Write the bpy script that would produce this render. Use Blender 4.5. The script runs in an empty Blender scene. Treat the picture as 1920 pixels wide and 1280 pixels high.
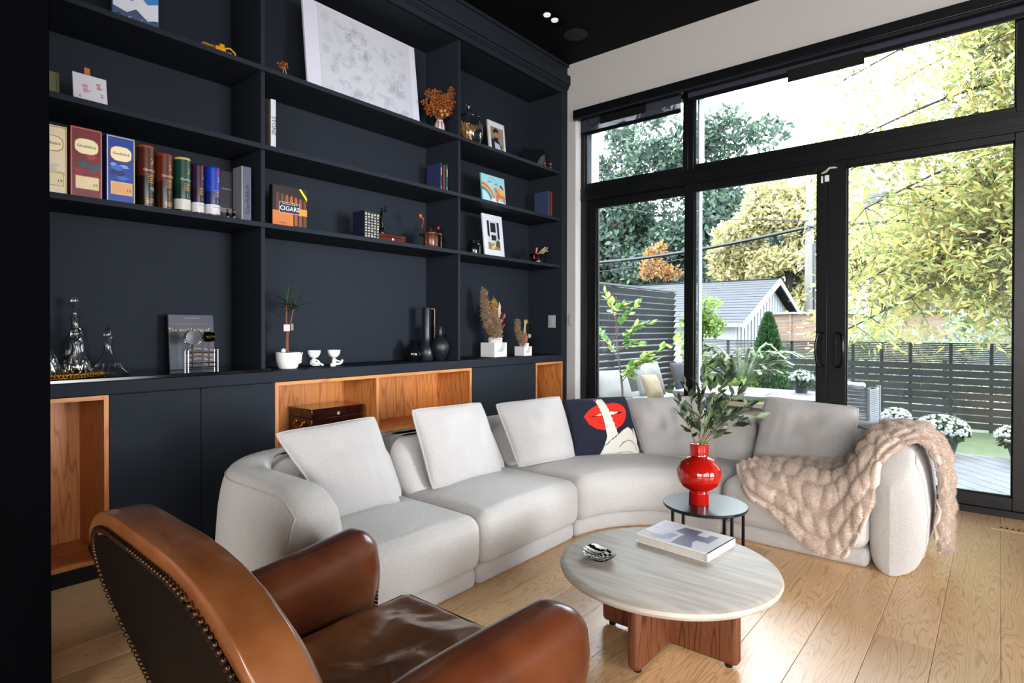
import bpy, math, random
import numpy as np
from mathutils import Vector, Matrix, noise
random.seed(7)
PI = math.pi
sc = bpy.context.scene
COL = sc.collection

# ------------------------------------------------------------ camera, world, lights, exposure
def setup_camera():
    yaw, pit, rol = .6912, .0072, -.0018
    s, c = math.sin(yaw), math.cos(yaw)
    F = Vector((-s, c, 0)); R = Vector((c, s, 0)); D = Vector((0, 0, -1))
    F2 = F * math.cos(pit) + D * math.sin(pit); D2 = D * math.cos(pit) - F * math.sin(pit)
    R3 = R * math.cos(rol) + D2 * math.sin(rol); D3 = D2 * math.cos(rol) - R * math.sin(rol)
    cam = bpy.data.cameras.new('camera'); o = bpy.data.objects.new('camera', cam); COL.objects.link(o)
    m = Matrix.Identity(4)
    for i in range(3):
        m[i][0] = R3[i]; m[i][1] = -D3[i]; m[i][2] = -F2[i]
    m[0][3], m[1][3], m[2][3] = 3.14377, -4.61144, 1.15
    o.matrix_world = m
    cam.sensor_width = 36; cam.lens = 1105.7 / 1920 * 36
    cam.shift_y = -18.1 / 1920; cam.clip_start = .02; cam.clip_end = 200
    sc.camera = o
setup_camera()
w = bpy.data.worlds.new('overcast_sky'); sc.world = w; w.use_nodes = True
bg = w.node_tree.nodes['Background']
bg.inputs[0].default_value = (.86, .93, 1.0, 1); bg.inputs[1].default_value = 12.0
sc.view_settings.view_transform = 'Standard'; sc.view_settings.look = 'None'
sc.view_settings.gamma = 1; sc.view_settings.exposure = 0.88
sc.view_settings.use_curve_mapping = False
def area(name, loc, rot, sx, sy, power, col):
    l = bpy.data.lights.new(name, 'AREA'); l.shape = 'RECTANGLE'; l.size = sx; l.size_y = sy
    l.energy = power; l.color = col
    o = bpy.data.objects.new(name, l); COL.objects.link(o); o.location = loc; o.rotation_euler = rot
    return o
# fill lamp added behind the camera, standing in for unseen daylight of the house
area('rear_fill', (5.3, -8.8, 1.9), (PI/2, 0, 0), 3.0, 2.2, 265, (1, .97, .94))
# unseen narrow-beam lamp at the right, set from the direction of the shelf shadows
sl = area('side_beam_lamp', (7.05, -1.95, 1.15), (PI/2, 0, PI/2), 1.7, 1.7, 20, (.93, .96, 1)); sl.data.spread = math.radians(40)
area('right_fill', (7.1, -5.2, 1.7), (PI/2, 0, PI/2), 3.4, 2.2, 125, (1, .98, .97))  # broad fill lamp added at the right rear; no window stands there

# ------------------------------------------------------------ materials
def lin(h):
    if isinstance(h, tuple): return h
    h = h.lstrip('#'); out = []
    for i in (0, 2, 4):
        v = int(h[i:i+2], 16) / 255
        out.append(v / 12.92 if v <= .04045 else ((v + .055) / 1.055) ** 2.4)
    return tuple(out)
MC = {}
OUTDOOR = False
def lin(h, _f=lin):
    c = _f(h)
    if OUTDOOR:
        g = sum(c) / 3; c = tuple((x * .78 + g * .22) * .45 for x in c)
    return c
def mat(name, col, rough=.5, metal=0., spec=.5, bump=0, bscale=100, var=0, vscale=5, col2=None, stretch=(1, 1, 1), trans=0, emit=0, sheen=0, ior=1.45, coat=0, island=None, trl=0):
    if name in MC: return MC[name]
    m = bpy.data.materials.new(name); m.use_nodes = True; nt = m.node_tree; N = nt.nodes; L = nt.links
    b = N['Principled BSDF']; MC[name] = m
    c = lin(col)
    b.inputs['Base Color'].default_value = (*c, 1); b.inputs['Roughness'].default_value = rough
    b.inputs['Metallic'].default_value = metal; b.inputs['Specular IOR Level'].default_value = spec
    b.inputs['Transmission Weight'].default_value = trans; b.inputs['IOR'].default_value = ior
    b.inputs['Sheen Weight'].default_value = sheen; b.inputs['Coat Weight'].default_value = coat
    b.inputs['Coat Roughness'].default_value = .08
    if emit:
        b.inputs['Emission Color'].default_value = (*c, 1); b.inputs['Emission Strength'].default_value = emit
    vec = None
    def coords():
        nonlocal vec
        if vec is None:
            tc = N.new('ShaderNodeTexCoord'); mp = N.new('ShaderNodeMapping'); mp.inputs['Scale'].default_value = stretch
            L.new(tc.outputs['Object'], mp.inputs['Vector']); vec = mp.outputs['Vector']
        return vec
    if island:
        g = N.new('ShaderNodeNewGeometry'); r = N.new('ShaderNodeValToRGB')
        L.new(g.outputs['Random Per Island'], r.inputs[0])
        cr = r.color_ramp; n = len(island)
        while len(cr.elements) < n: cr.elements.new(.5)
        for i, h in enumerate(island):
            cr.elements[i].position = i / max(1, n - 1); cr.elements[i].color = (*lin(h), 1)
        L.new(r.outputs[0], b.inputs['Base Color'])
    elif var or col2:
        t = N.new('ShaderNodeTexNoise'); t.inputs['Scale'].default_value = vscale; t.inputs['Detail'].default_value = 6
        L.new(coords(), t.inputs['Vector'])
        r = N.new('ShaderNodeValToRGB'); L.new(t.outputs[0], r.inputs[0])
        c2 = lin(col2) if col2 else tuple(x * (1 - var) for x in c)
        r.color_ramp.elements[0].position = .35; r.color_ramp.elements[1].position = .65
        r.color_ramp.elements[0].color = (*c2, 1); r.color_ramp.elements[1].color = (*c, 1)
        L.new(r.outputs[0], b.inputs['Base Color'])
    if bump:
        t = N.new('ShaderNodeTexNoise'); t.inputs['Scale'].default_value = bscale; t.inputs['Detail'].default_value = 3
        L.new(coords(), t.inputs['Vector'])
        bp = N.new('ShaderNodeBump'); bp.inputs['Strength'].default_value = bump; bp.inputs['Distance'].default_value = .01
        L.new(t.outputs[0], bp.inputs['Height']); L.new(bp.outputs[0], b.inputs['Normal'])
    if trl:
        td = N.new('ShaderNodeBsdfTranslucent'); mx = N.new('ShaderNodeMixShader'); mx.inputs[0].default_value = trl
        if island: L.new(r.outputs[0], td.inputs[0])
        else: td.inputs[0].default_value = (*c, 1)
        L.new(b.outputs[0], mx.inputs[1]); L.new(td.outputs[0], mx.inputs[2]); L.new(mx.outputs[0], N['Material Output'].inputs[0])
    return m
def wood(name, c1, c2, rough=.45, axis=2, scale=1., dist=3., coat=0, rand=False, dark=None):
    if name in MC: return MC[name]
    m = bpy.data.materials.new(name); m.use_nodes = True; nt = m.node_tree; N = nt.nodes; L = nt.links; MC[name] = m
    b = N['Principled BSDF']; b.inputs['Roughness'].default_value = rough; b.inputs['Coat Weight'].default_value = coat
    tc = N.new('ShaderNodeTexCoord'); mp = N.new('ShaderNodeMapping')
    s = [6 * scale] * 3; s[axis] = .55 * scale; mp.inputs['Scale'].default_value = s
    src = tc.outputs['Object']
    oi = N.new('ShaderNodeObjectInfo')
    if rand:
        mul = N.new('ShaderNodeMath'); mul.operation = 'MULTIPLY'; mul.inputs[1].default_value = 37
        L.new(oi.outputs['Random'], mul.inputs[0])
        cx = N.new('ShaderNodeCombineXYZ'); L.new(mul.outputs[0], cx.inputs[0]); L.new(mul.outputs[0], cx.inputs[2])
        ad = N.new('ShaderNodeVectorMath'); ad.operation = 'ADD'; L.new(src, ad.inputs[0]); L.new(cx.outputs[0], ad.inputs[1]); src = ad.outputs[0]
    L.new(src, mp.inputs['Vector'])
    n1 = N.new('ShaderNodeTexNoise'); n1.inputs['Scale'].default_value = 1.1; n1.inputs['Detail'].default_value = 2; L.new(mp.outputs[0], n1.inputs['Vector'])
    # growth rings: a smooth noise field cut into many thin contour bands
    mm = N.new('ShaderNodeMath'); mm.operation = 'MULTIPLY'; mm.inputs[1].default_value = dist * 12; L.new(n1.outputs[0], mm.inputs[0])
    sn = N.new('ShaderNodeMath'); sn.operation = 'PINGPONG'; sn.inputs[1].default_value = 1; L.new(mm.outputs[0], sn.inputs[0])
    n2 = N.new('ShaderNodeTexNoise'); n2.inputs['Scale'].default_value = 14; n2.inputs['Detail'].default_value = 5; L.new(mp.outputs[0], n2.inputs['Vector'])
    r = N.new('ShaderNodeValToRGB'); L.new(sn.outputs[0], r.inputs[0])
    e = r.color_ramp.elements; e[0].position = .0; e[0].color = (*lin(dark or c2), 1); e[1].position = .38; e[1].color = (*lin(c1), 1)
    mx = N.new('ShaderNodeMix'); mx.data_type = 'RGBA'; mx.blend_type = 'MULTIPLY'; mx.inputs[0].default_value = .55
    r2 = N.new('ShaderNodeValToRGB'); L.new(n2.outputs[0], r2.inputs[0]); r2.color_ramp.elements[0].position = .3; r2.color_ramp.elements[1].position = .7
    r2.color_ramp.elements[0].color = (*[x / max(1e-3, y) for x, y in zip(lin(c2), lin(c1))], 1); r2.color_ramp.elements[1].color = (1, 1, 1, 1)
    L.new(r.outputs[0], mx.inputs[6]); L.new(r2.outputs[0], mx.inputs[7])
    out = mx.outputs[2]
    if rand:
        hs = N.new('ShaderNodeHueSaturation'); mr = N.new('ShaderNodeMapRange'); mr.inputs[3].default_value = .78; mr.inputs[4].default_value = 1.12
        L.new(oi.outputs['Random'], mr.inputs[0]); L.new(mr.outputs[0], hs.inputs['Value']); L.new(out, hs.inputs['Color']); out = hs.outputs[0]
    L.new(out, b.inputs['Base Color'])
    bp = N.new('ShaderNodeBump'); bp.inputs['Strength'].default_value = .15; bp.inputs['Distance'].default_value = .002
    L.new(n2.outputs[0], bp.inputs['Height']); L.new(bp.outputs[0], b.inputs['Normal'])
    return m
def clear_glass(name, tint=(1, 1, 1), refl=1.5):
    if name in MC: return MC[name]
    m = bpy.data.materials.new(name); m.use_nodes = True; nt = m.node_tree; N = nt.nodes; L = nt.links; MC[name] = m
    N.remove(N['Principled BSDF'])
    t = N.new('ShaderNodeBsdfTransparent'); t.inputs[0].default_value = (*tint, 1)
    g = N.new('ShaderNodeBsdfGlossy'); g.inputs['Roughness'].default_value = 0.0; g.inputs[0].default_value = (.8, .85, .9, 1)
    fr = N.new('ShaderNodeFresnel'); fr.inputs[0].default_value = refl
    mx = N.new('ShaderNodeMixShader'); L.new(fr.outputs[0], mx.inputs[0]); L.new(t.outputs[0], mx.inputs[1]); L.new(g.outputs[0], mx.inputs[2])
    L.new(mx.outputs[0], N['Material Output'].inputs[0])
    return m
def sheer(name, col, a):
    m = bpy.data.materials.new(name); m.use_nodes = True; nt = m.node_tree; N = nt.nodes; L = nt.links
    b = N['Principled BSDF']; b.inputs['Base Color'].default_value = (*lin(col), 1); b.inputs['Roughness'].default_value = .8
    t = N.new('ShaderNodeBsdfTransparent'); mx = N.new('ShaderNodeMixShader'); mx.inputs[0].default_value = a
    L.new(t.outputs[0], mx.inputs[1]); L.new(b.outputs[0], mx.inputs[2]); L.new(mx.outputs[0], N['Material Output'].inputs[0])
    MC[name] = m
    return m

NAVY = mat('navy_lacquer', '#22272f', .6, bump=.02, bscale=60, spec=.08)
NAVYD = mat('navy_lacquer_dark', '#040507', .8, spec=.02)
BLACK = mat('black_matte', '#0b0b0d', .6, spec=.3)
BLACKM = mat('black_metal', '#0b0d10', .35, spec=.4, bump=.03, bscale=30)
GLOSSB = mat('black_gloss', '#08090b', .08)
WHITE = mat('white_paint', '#b6b5b5', .7, bump=.02, bscale=80)
CEIL = mat('black_ceiling', '#0b0c0f', .7, spec=.1)
OAK = wood('oak_veneer', '#c98547', '#a8622c', .45, 2, 1.6, 1.5)
WALNUT = wood('walnut', '#6b3c22', '#3d2013', .4, 2, 2., 1.2)
MAHOG = mat('mahogany', '#2c0c0b', .12, var=.4, vscale=3, stretch=(1, 1, 8), coat=.5)
FLOORW = wood('oak_plank', '#e6bd8e', '#cda476', .3, 1, 1.6, 4.0, rand=True, dark='#c69b6c')
BOUCLE = mat('boucle_cream', '#bcb9b6', .95, bump=.55, bscale=260, sheen=.3, var=.12, vscale=140)
BOUCLEP = mat('boucle_pillow', '#adabaa', .95, bump=.55, bscale=300, sheen=.3, var=.1, vscale=160)
FUR = mat('faux_fur_beige', '#d8c3b3', .95, bump=.6, bscale=300, sheen=.5, var=.12, vscale=14, spec=.1)
LEATHER = mat('cognac_leather', '#6f3c20', .27, bump=.06, bscale=30, col2='#4e2412', vscale=4, coat=.15)
LEATHC = mat('tan_leather', '#85542f', .26, bump=.05, bscale=22, col2='#63371c', vscale=5, coat=.2)
NAIL = mat('antique_nail', '#3a2a1e', .3, metal=.9)
TRAV = mat('travertine', '#c0b8ad', .5, bump=.04, bscale=60, col2='#aaa093', vscale=4, stretch=(1.2, 9, 6))
RED = mat('red_glaze', '#920f07', .06, coat=.6)
BRASS = mat('brass', '#b8862f', .25, metal=1)
SILVER = mat('silver', '#c8c8cc', .15, metal=1)
GLASS = mat('cut_glass', '#ffffff', .02, trans=1, ior=1.5)
PANE = clear_glass('window_glass', (.96, .98, .98))
WHT = mat('white_ceramic', '#dedede', .35)
BLKC = mat('black_ceramic', '#101218', .3, bump=.1, bscale=40)
PAPER = mat('paper_white', '#d9dade', .6)
PAGES = mat('book_pages', '#b9b3aa', .8)
GOLD = mat('gold_print', '#c79a4b', .35, metal=.7)
INK = mat('black_ink', '#0c0c10', .6)
def flat(h, r=.5): return mat('print_' + h.lstrip('#'), h, r)

# ------------------------------------------------------------ mesh helpers
class MB:
    def __init__(s): s.v = []; s.f = []; s.m = []; s.cur = 0
    def add(s, vs, fs):
        o = len(s.v); s.v += [tuple(p) for p in vs]; s.f += [tuple(i + o for i in f) for f in fs]; s.m += [s.cur] * len(fs); return s
    def box(s, x0, x1, y0, y1, z0, z1, M=None):
        vs = [(x, y, z) for x in (x0, x1) for y in (y0, y1) for z in (z0, z1)]
        if M is not None: vs = [M @ Vector(p) for p in vs]
        return s.add(vs, [(0, 1, 3, 2), (4, 6, 7, 5), (0, 4, 5, 1), (2, 3, 7, 6), (0, 2, 6, 4), (1, 5, 7, 3)])
    def lathe(s, prof, n=32, cx=0, cy=0, cz=0, M=None, sx=1, sy=1):
        vs = []; fs = []
        for r, z in prof:
            for i in range(n):
                a = 2 * PI * i / n; vs.append(Vector((cx + sx * r * math.cos(a), cy + sy * r * math.sin(a), cz + z)))
        k = len(prof)
        for j in range(k - 1):
            for i in range(n):
                a = j * n + i; b = j * n + (i + 1) % n; fs.append((a, b, b + n, a + n))
        if prof[0][0] > 1e-4: fs.append(tuple(reversed(range(n))))
        if prof[-1][0] > 1e-4: fs.append(tuple(range((k - 1) * n, k * n)))
        if M is not None: vs = [M @ p for p in vs]
        return s.add(vs, fs)
    def tube(s, pts, r, n=8, closed=False):
        pts = [Vector(p) for p in pts]; k = len(pts); rs = r if isinstance(r, (list, tuple)) else [r] * k
        vs = []; fs = []; pn = None
        for i, p in enumerate(pts):
            if closed: t = pts[(i + 1) % k] - pts[i - 1]
            else: t = pts[min(i + 1, k - 1)] - pts[max(i - 1, 0)]
            if t.length < 1e-9: t = Vector((0, 0, 1))
            t.normalize()
            if pn is None: pn = t.orthogonal().normalized()
            else:
                pn = pn - t * pn.dot(t)
                if pn.length < 1e-6: pn = t.orthogonal()
                pn.normalize()
            b = t.cross(pn)
            for j in range(n):
                a = 2 * PI * j / n; vs.append(p + (pn * math.cos(a) + b * math.sin(a)) * rs[i])
        for i in range(k if closed else k - 1):
            for j in range(n):
                a = i * n + j; b2 = i * n + (j + 1) % n; o = ((i + 1) % k) * n
                fs.append((a, b2, o + (j + 1) % n, o + j))
        if not closed: fs += [tuple(reversed(range(n))), tuple(range((k - 1) * n, k * n))]
        return s.add(vs, fs)
    def sphere(s, c, r, n=12, sz=None):
        rz = sz or r; prof = [(max(1e-5, r * math.sin(PI * i / n)), -rz * math.cos(PI * i / n)) for i in range(n + 1)]
        return s.lathe(prof, n * 2 if n > 6 else 8, *c)
    def prism(s, poly, y0, y1):
        n = len(poly); vs = [(x, y0, z) for x, z in poly] + [(x, y1, z) for x, z in poly]
        return s.add(vs, [tuple(range(n)), tuple(reversed(range(n, 2 * n)))] + [(i, i + n, (i + 1) % n + n, (i + 1) % n) for i in range(n)])
    def grid(s, P, cu=False, cv=False):
        nu = len(P); nv = len(P[0]); vs = [p for r in P for p in r]; fs = []
        for i in range(nu if cu else nu - 1):
            for j in range(nv if cv else nv - 1):
                a = i * nv + j; b = i * nv + (j + 1) % nv; c = ((i + 1) % nu) * nv
                fs.append((a, c + j, c + (j + 1) % nv, b))
        return s.add(vs, fs)
    def soft(s, lo, hi, r, fn=None, seg=(8, 8, 8), k=4):
        """rounded box lo..hi, corner radius r, optional mapping fn"""
        lo = Vector(lo); hi = Vector(hi); c = (lo + hi) / 2; h = (hi - lo) / 2
        r = min(r, h.x * .98, h.y * .98, h.z * .98)
        ax = []
        for a in range(3):
            hh = h[a]; inn = hh - r; e = [-hh + r * (1 - math.tan(PI / 4 * (1 - i / k))) for i in range(k)]
            mid = [-inn + 2 * inn * i / seg[a] for i in range(seg[a] + 1)]
            ax.append(e + mid + [-x for x in reversed(e)])
        idx = {}; vs = []; fs = []
        def vid(p):
            key = (round(p[0], 6), round(p[1], 6), round(p[2], 6))
            if key in idx: return idx[key]
            q = Vector([max(-(h[i] - r), min(h[i] - r, p[i])) for i in range(3)]); d = Vector(p) - q
            w_ = q + (d.normalized() * r if d.length > 1e-9 else d) + c
            if fn: w_ = Vector(fn(w_.x, w_.y, w_.z))
            idx[key] = len(vs); vs.append(w_); return idx[key]
        for a in range(3):
            b, d_ = (a + 1) % 3, (a + 2) % 3
            for sg in (-1, 1):
                for i in range(len(ax[b]) - 1):
                    for j in range(len(ax[d_]) - 1):
                        q = []
                        for (ii, jj) in ((i, j), (i + 1, j), (i + 1, j + 1), (i, j + 1)):
                            p = [0, 0, 0]; p[a] = sg * h[a]; p[b] = ax[b][ii]; p[d_] = ax[d_][jj]; q.append(vid(p))
                        if sg < 0: q.reverse()
                        if len(set(q)) >= 3: fs.append(tuple(dict.fromkeys(q)))
        return s.add(vs, fs)
    def noise(s, amp, sc_, seed=0):
        out = []
        for p in s.v:
            q = Vector(p) * sc_ + Vector((seed, seed, seed)); out.append(tuple(Vector(p) + noise.noise_vector(q) * amp))
        s.v = out; return s
def xf(loc, rz=0): return Matrix.Translation(Vector(loc)) @ Matrix.Rotation(rz, 4, 'Z')
ROOTM = {}
def build(name, mb, m, parent=None, world=None, loc=None, rz=0, bevel=0, sharp=40, sub=0, kind=None, label=None):
    """link the collected shapes as ONE mesh object; verts are local to the parent unless world is True"""
    me = bpy.data.meshes.new(name)
    vs = mb.v
    if world and parent is not None:
        iv = ROOTM[parent.name].inverted(); vs = [tuple(iv @ Vector(p)) for p in vs]
    if loc is not None:
        iv = xf(loc, rz).inverted() if world else None
        if iv is not None: vs = [tuple(iv @ Vector(p)) for p in vs]
    me.from_pydata(vs, [], mb.f); me.validate()
    ms = m if isinstance(m, (list, tuple)) else [m]
    for x in ms: me.materials.append(x)
    if len(ms) > 1 and len(me.polygons) == len(mb.m): me.polygons.foreach_set('material_index', mb.m)
    if sharp:
        me.polygons.foreach_set('use_smooth', [True] * len(me.polygons)); me.set_sharp_from_angle(angle=math.radians(sharp))
    o = bpy.data.objects.new(name, me); COL.objects.link(o)
    if parent is not None: o.parent = parent; ROOTM[o.name] = ROOTM[parent.name]
    if loc is not None: o.location = loc; o.rotation_euler.z = rz; ROOTM[o.name] = xf(loc, rz)
    elif parent is None: ROOTM[o.name] = Matrix.Identity(4)
    if bevel:
        b = o.modifiers.new('bevel', 'BEVEL'); b.width = bevel; b.segments = 2; b.limit_method = 'ANGLE'; b.harden_normals = False
    if sub:
        q = o.modifiers.new('sub', 'SUBSURF'); q.levels = sub; q.render_levels = sub
    if kind: o['kind'] = kind
    if label: o['label'] = label
    return o
def tag(o, label, cat, group=None):
    o['label'] = label; o['category'] = cat
    if group: o['group'] = group
    return o
def thing(name, label, cat, loc=(0, 0, 0), rz=0, group=None):
    o = bpy.data.objects.new(name, None); COL.objects.link(o); o.location = loc; o.rotation_euler = (0, 0, rz)
    o.empty_display_size = .05; ROOTM[o.name] = xf(loc, rz)
    return tag(o, label, cat, group)
def struct(name, mb, m, **k):
    return build(name, mb, m, kind='structure', **k)
def clone(root, loc, rz, label, group=None):
    c = root.copy(); COL.objects.link(c); c.location = loc; c.rotation_euler = (0, 0, rz); c['label'] = label
    ROOTM[c.name] = xf(loc, rz)
    if group: c['group'] = group
    for ch in list(root.children):
        d = ch.copy(); COL.objects.link(d); d.parent = c
        for g in list(ch.children):
            e = g.copy(); COL.objects.link(e); e.parent = d
    return c
def lettering(txt, parent, x, z, y, size, m, rot=0, align='CENTER', sx=1, name='lettering', tilt=0, flatz=None):
    cu = bpy.data.curves.new('txt', 'FONT'); cu.body = txt; cu.size = size; cu.align_x = align; cu.align_y = 'CENTER'; cu.extrude = .0004; cu.resolution_u = 2
    t = bpy.data.objects.new('txt', cu); me = bpy.data.meshes.new_from_object(t)
    bpy.data.objects.remove(t)
    if flatz is not None:
        M = Matrix.Translation((x, z, flatz)) @ Matrix.Rotation(rot, 4, 'Z') @ Matrix.Diagonal((sx, 1, 1, 1))
    else:
        M = Matrix.Translation((x, y, z)) @ Matrix.Rotation(tilt, 4, 'X') @ Matrix.Rotation(rot, 4, 'Y') @ Matrix.Rotation(PI / 2, 4, 'X') @ Matrix.Diagonal((sx, 1, 1, 1))
    me.transform(M); me.name = name; me.materials.append(m)
    o = bpy.data.objects.new(name, me); COL.objects.link(o); o.parent = parent; ROOTM[o.name] = ROOTM[parent.name]
    return o
def lerp(a, b, t): return a + (b - a) * t
H = PI / 2   # shelf things: local x runs along the wall (+y), local -y faces the room (+x)

# ------------------------------------------------------------ room shell
CZ = 3.612
fb = MB().box(-.45, 7.2, -9.2, .3, -.12, -.013)
floor = struct('floor', fb, mat('subfloor', '#3a2616', .9)); ROOTM['floor'] = Matrix.Identity(4)
xs = 1.87 - .1833 * 11
row = 0
while xs < 7.1:
    y = -9.2 - random.random() * 1.2
    while y < .06:
        L_ = (random.uniform(1.15, 2.1) if y > -5 else 3.2); y0 = max(y, -9.2); y1 = min(y + L_, .08)
        if y1 - y0 > .05 and xs + .1833 > -.4:
            p = MB().box(xs + .0006, xs + .1827, y0 + .0006, y1 - .0006, -.012, 0)
            build('plank', p, FLOORW, floor, bevel=.0012, sharp=0)
        y += L_
    xs += .1833; row += 1
struct('ceiling', MB().box(-.45, 7.2, -9.2, .3, CZ, CZ + .1), CEIL)
struct('wall_left', MB().box(-.55, -.42, -9.2, .3, 0, CZ), WHITE)
struct('wall_right', MB().box(7.2, 7.3, -9.2, .3, 0, CZ), WHITE)
struct('wall_rear', MB().box(-.55, 7.3, -9.3, -9.2, 0, CZ), WHITE)
wb = MB().box(-.45, .09, 0, .3, 0, CZ).box(.09, 3.46, 0, .3, 3.16, CZ).box(3.46, 7.2, 0, .3, 0, CZ)
struct('wall_window', wb, WHITE)
# dark stub wall that closes the bookcase on the near side
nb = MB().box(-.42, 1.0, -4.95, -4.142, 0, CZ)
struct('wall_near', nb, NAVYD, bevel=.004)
struct('trim_1', MB().box(.09, .098, .002, .079, 0, 3.1), mat('white_gloss', '#e6e8ec', .4))

# window frames (inner face at y = .08)
def frame_part(root, name, x0, x1, z0, z1, y0=.08, y1=.15, m=BLACKM): return build(name, MB().box(x0, x1, y0, y1, z0, z1), m, root, bevel=.003)
def win(name, x0, x1, z0, z1, gx0, gx1, gz0, gz1, yo=.0):
    r = bpy.data.objects.new(name, None); COL.objects.link(r); r['kind'] = 'structure'; ROOTM[r.name] = Matrix.Identity(4)
    frame_part(r, 'stile', x0, gx0, z0, z1, .08 + yo, .15 + yo); frame_part(r, 'stile', gx1, x1, z0, z1, .08 + yo, .15 + yo)
    frame_part(r, 'rail', gx0, gx1, z0, gz0, .08 + yo, .15 + yo); frame_part(r, 'rail', gx0, gx1, gz1, z1, .08 + yo, .15 + yo)
    bd = MB()
    for a, b, c, d in ((gx0, gx0 + .008, gz0, gz1), (gx1 - .008, gx1, gz0, gz1), (gx0, gx1, gz0, gz0 + .008), (gx0, gx1, gz1 - .008, gz1)): bd.box(a, b, .105 + yo, .125 + yo, c, d)
    build('glazing_bead', bd, BLACK, r)
    build('pane', MB().box(gx0, gx1, .112 + yo, .116 + yo, gz0, gz1), PANE, r)
    return r
win('window_1', .098, 1.148, 2.455, 3.11, .14, 1.102, 2.49, 3.075)
win('window_2', 1.148, 3.42, 2.455, 3.11, 1.194, 3.211, 2.49, 3.075)
win('door_1', .16, 1.17, .04, 2.335, .245, 1.12, .118, 2.27, .03)
d2 = win('door_2', 1.118, 2.19, .04, 2.335, 1.199, 2.119, .118, 2.28)
d3 = win('door_3', 2.19, 3.32, .04, 2.335, 2.307, 3.207, .118, 2.288)
mull = MB().box(.098, 3.42, .074, .16, 2.335, 2.455).box(.098, 3.42, .07, .08, 2.35, 2.37).box(.098, 3.42, .068, .08, 2.425, 2.437)
struct('trim_2', mull, BLACKM, bevel=.002)
struct('trim_3', MB().box(.098, .16, .085, .17, 0, 2.335).box(3.32, 3.46, .06, .17, 0, 3.11).box(.098, 3.46, .06, .3, 0, .04).box(3.32, 3.42, .05, .07, 0, 2.4), BLACKM, bevel=.002)
struct('trim_4', MB().box(.098, 3.46, .06, .30, 3.11, 3.16), BLACKM)
struct('trim_5', MB().box(.12, .16, .17, .3, .04, 3.11).box(1.2, 1.215, .15, .26, 2.49, 3.09).box(1.2, 1.215, .16, .22, .1, 2.3), mat('grey_jamb', '#8c96a4', .6))
def handle(root, x, side):
    pts = []
    for i in range(21):
        a = -PI / 2 + PI * i / 20; c_ = max(0.0, math.cos(a))
        pts.append((x + side * .048 * c_ ** .45, .078 - .04 * c_ ** .5, .996 + .122 * math.sin(a)))
    build('handle', MB().tube(pts, .0075, 10), GLOSSB, root)
    b = build('handle_plate', MB().box(x - .016, x + .012, .068, .081, .885, 1.105), BLACK, root, bevel=.004)
    for z in (.94, 1.05): build('screw', MB().lathe([(.004, 0), (.003, .002)], 8, M=Matrix.Translation((x - .002, .068, z)) @ Matrix.Rotation(PI / 2, 4, 'X')), SILVER, b)
handle(d2, 2.172, -1); handle(d3, 2.25, 1)
sens = thing('door_sensor', 'small white contact sensor with peeling tape at the top of the meeting door stiles', 'sensor', (2.2, .079, 2.24))
build('sensor_body', MB().box(-.028, .0, -.018, 0, -.045, .0), WHT, sens, bevel=.003)
build('magnet', MB().box(-.052, -.04, -.012, 0, -.05, 0), WHT, sens, bevel=.002)
build('tape', MB().tube([(-.05, -.004, .02), (-.02, -.006, .03), (0, -.008, .05), (.03, -.004, .05), (.05, -.004, .045)], [.006, .009, .008, .007, .003], 6), mat('tape', '#b8b4a8', .8), sens)

# roller blinds
SHEER = sheer('blind_mesh', '#2c3140', .86)
def blind(x0, x1, zb, fx0, fx1, fz0, fz1, label):
    r = thing('roller_blind', label, 'blind', (x0, .03, zb))
    build('fabric', MB().box(x0, x1, .045, .047, zb + .03, 3.09), SHEER, r, world=True)
    build('bottom_bar', MB().box(x0, x1, .036, .056, zb, zb + .032), BLACKM, r, world=True, bevel=.003)
    build('battery_tube', MB().box(fx0, fx1, .026, .036, fz0, fz1), BLACK, r, world=True, bevel=.003)
    return r
b1 = blind(.13, 1.10, 2.93, .34, .79, 3.0, 3.07, 'dark mesh roller blind barely lowered over the narrow left transom window')
build('cable', MB().tube([(.2, .03, 3.06), (.22, .028, 3.02), (.27, .028, 3.0), (.31, .028, 3.02), (.34, .03, 3.045)], .0025, 6), BLACK, b1, world=True)
blind(1.16, 3.30, 3.0, 1.93, 2.42, 2.955, 3.045, 'dark roller blind barely lowered along the wide transom window')
cas = thing('blind_cassette', 'long black blind cassette across the top of the window wall', 'blind cassette', (.1, -.02, 3.07))
build('cassette_body', MB().box(.1, 3.5, -.06, 0.045, 3.075, 3.15), BLACKM, cas, world=True, bevel=.006)
build('cassette_lip', MB().box(.1, 3.5, -.052, -.03, 3.062, 3.076), NAVY, cas, world=True, bevel=.002)
# ceiling fittings
lt = thing('recessed_downlight', 'black recessed ceiling downlight with two white lamps', 'ceiling light', (.385, -.80, CZ))
build('housing', MB().box(-.055, .055, -.14, -.132, -.006, .0).box(-.055, .055, .132, .14, -.006, 0).box(-.063, -.055, -.14, .14, -.006, 0).box(.055, .063, -.14, .14, -.006, 0).box(-.055, .055, -.132, .132, -.002, 0), GLOSSB, lt)
for yy in (-.052, .052):
    build('lamp', MB().lathe([(.027, -.010), (.027, -.006), (.030, -.002)], 20, cy=yy), mat('lamp_white', '#e8e6e0', .3, emit=.35), lt)
sp = thing('ceiling_speaker', 'round flush black speaker grille on the ceiling beside the downlight', 'speaker', (.385, -.445, CZ))
build('grille', MB().lathe([(.1, -.004), (.098, -.006), (.09, -.0065), (.001, -.0065)], 40), mat('speaker_grille', '#17181d', .7, bump=.3, bscale=400), sp)
build('rim', MB().tube([(.104 * math.cos(a * PI / 20), .104 * math.sin(a * PI / 20), -.004) for a in range(40)], .003, 6, True), BLACK, sp)
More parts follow.
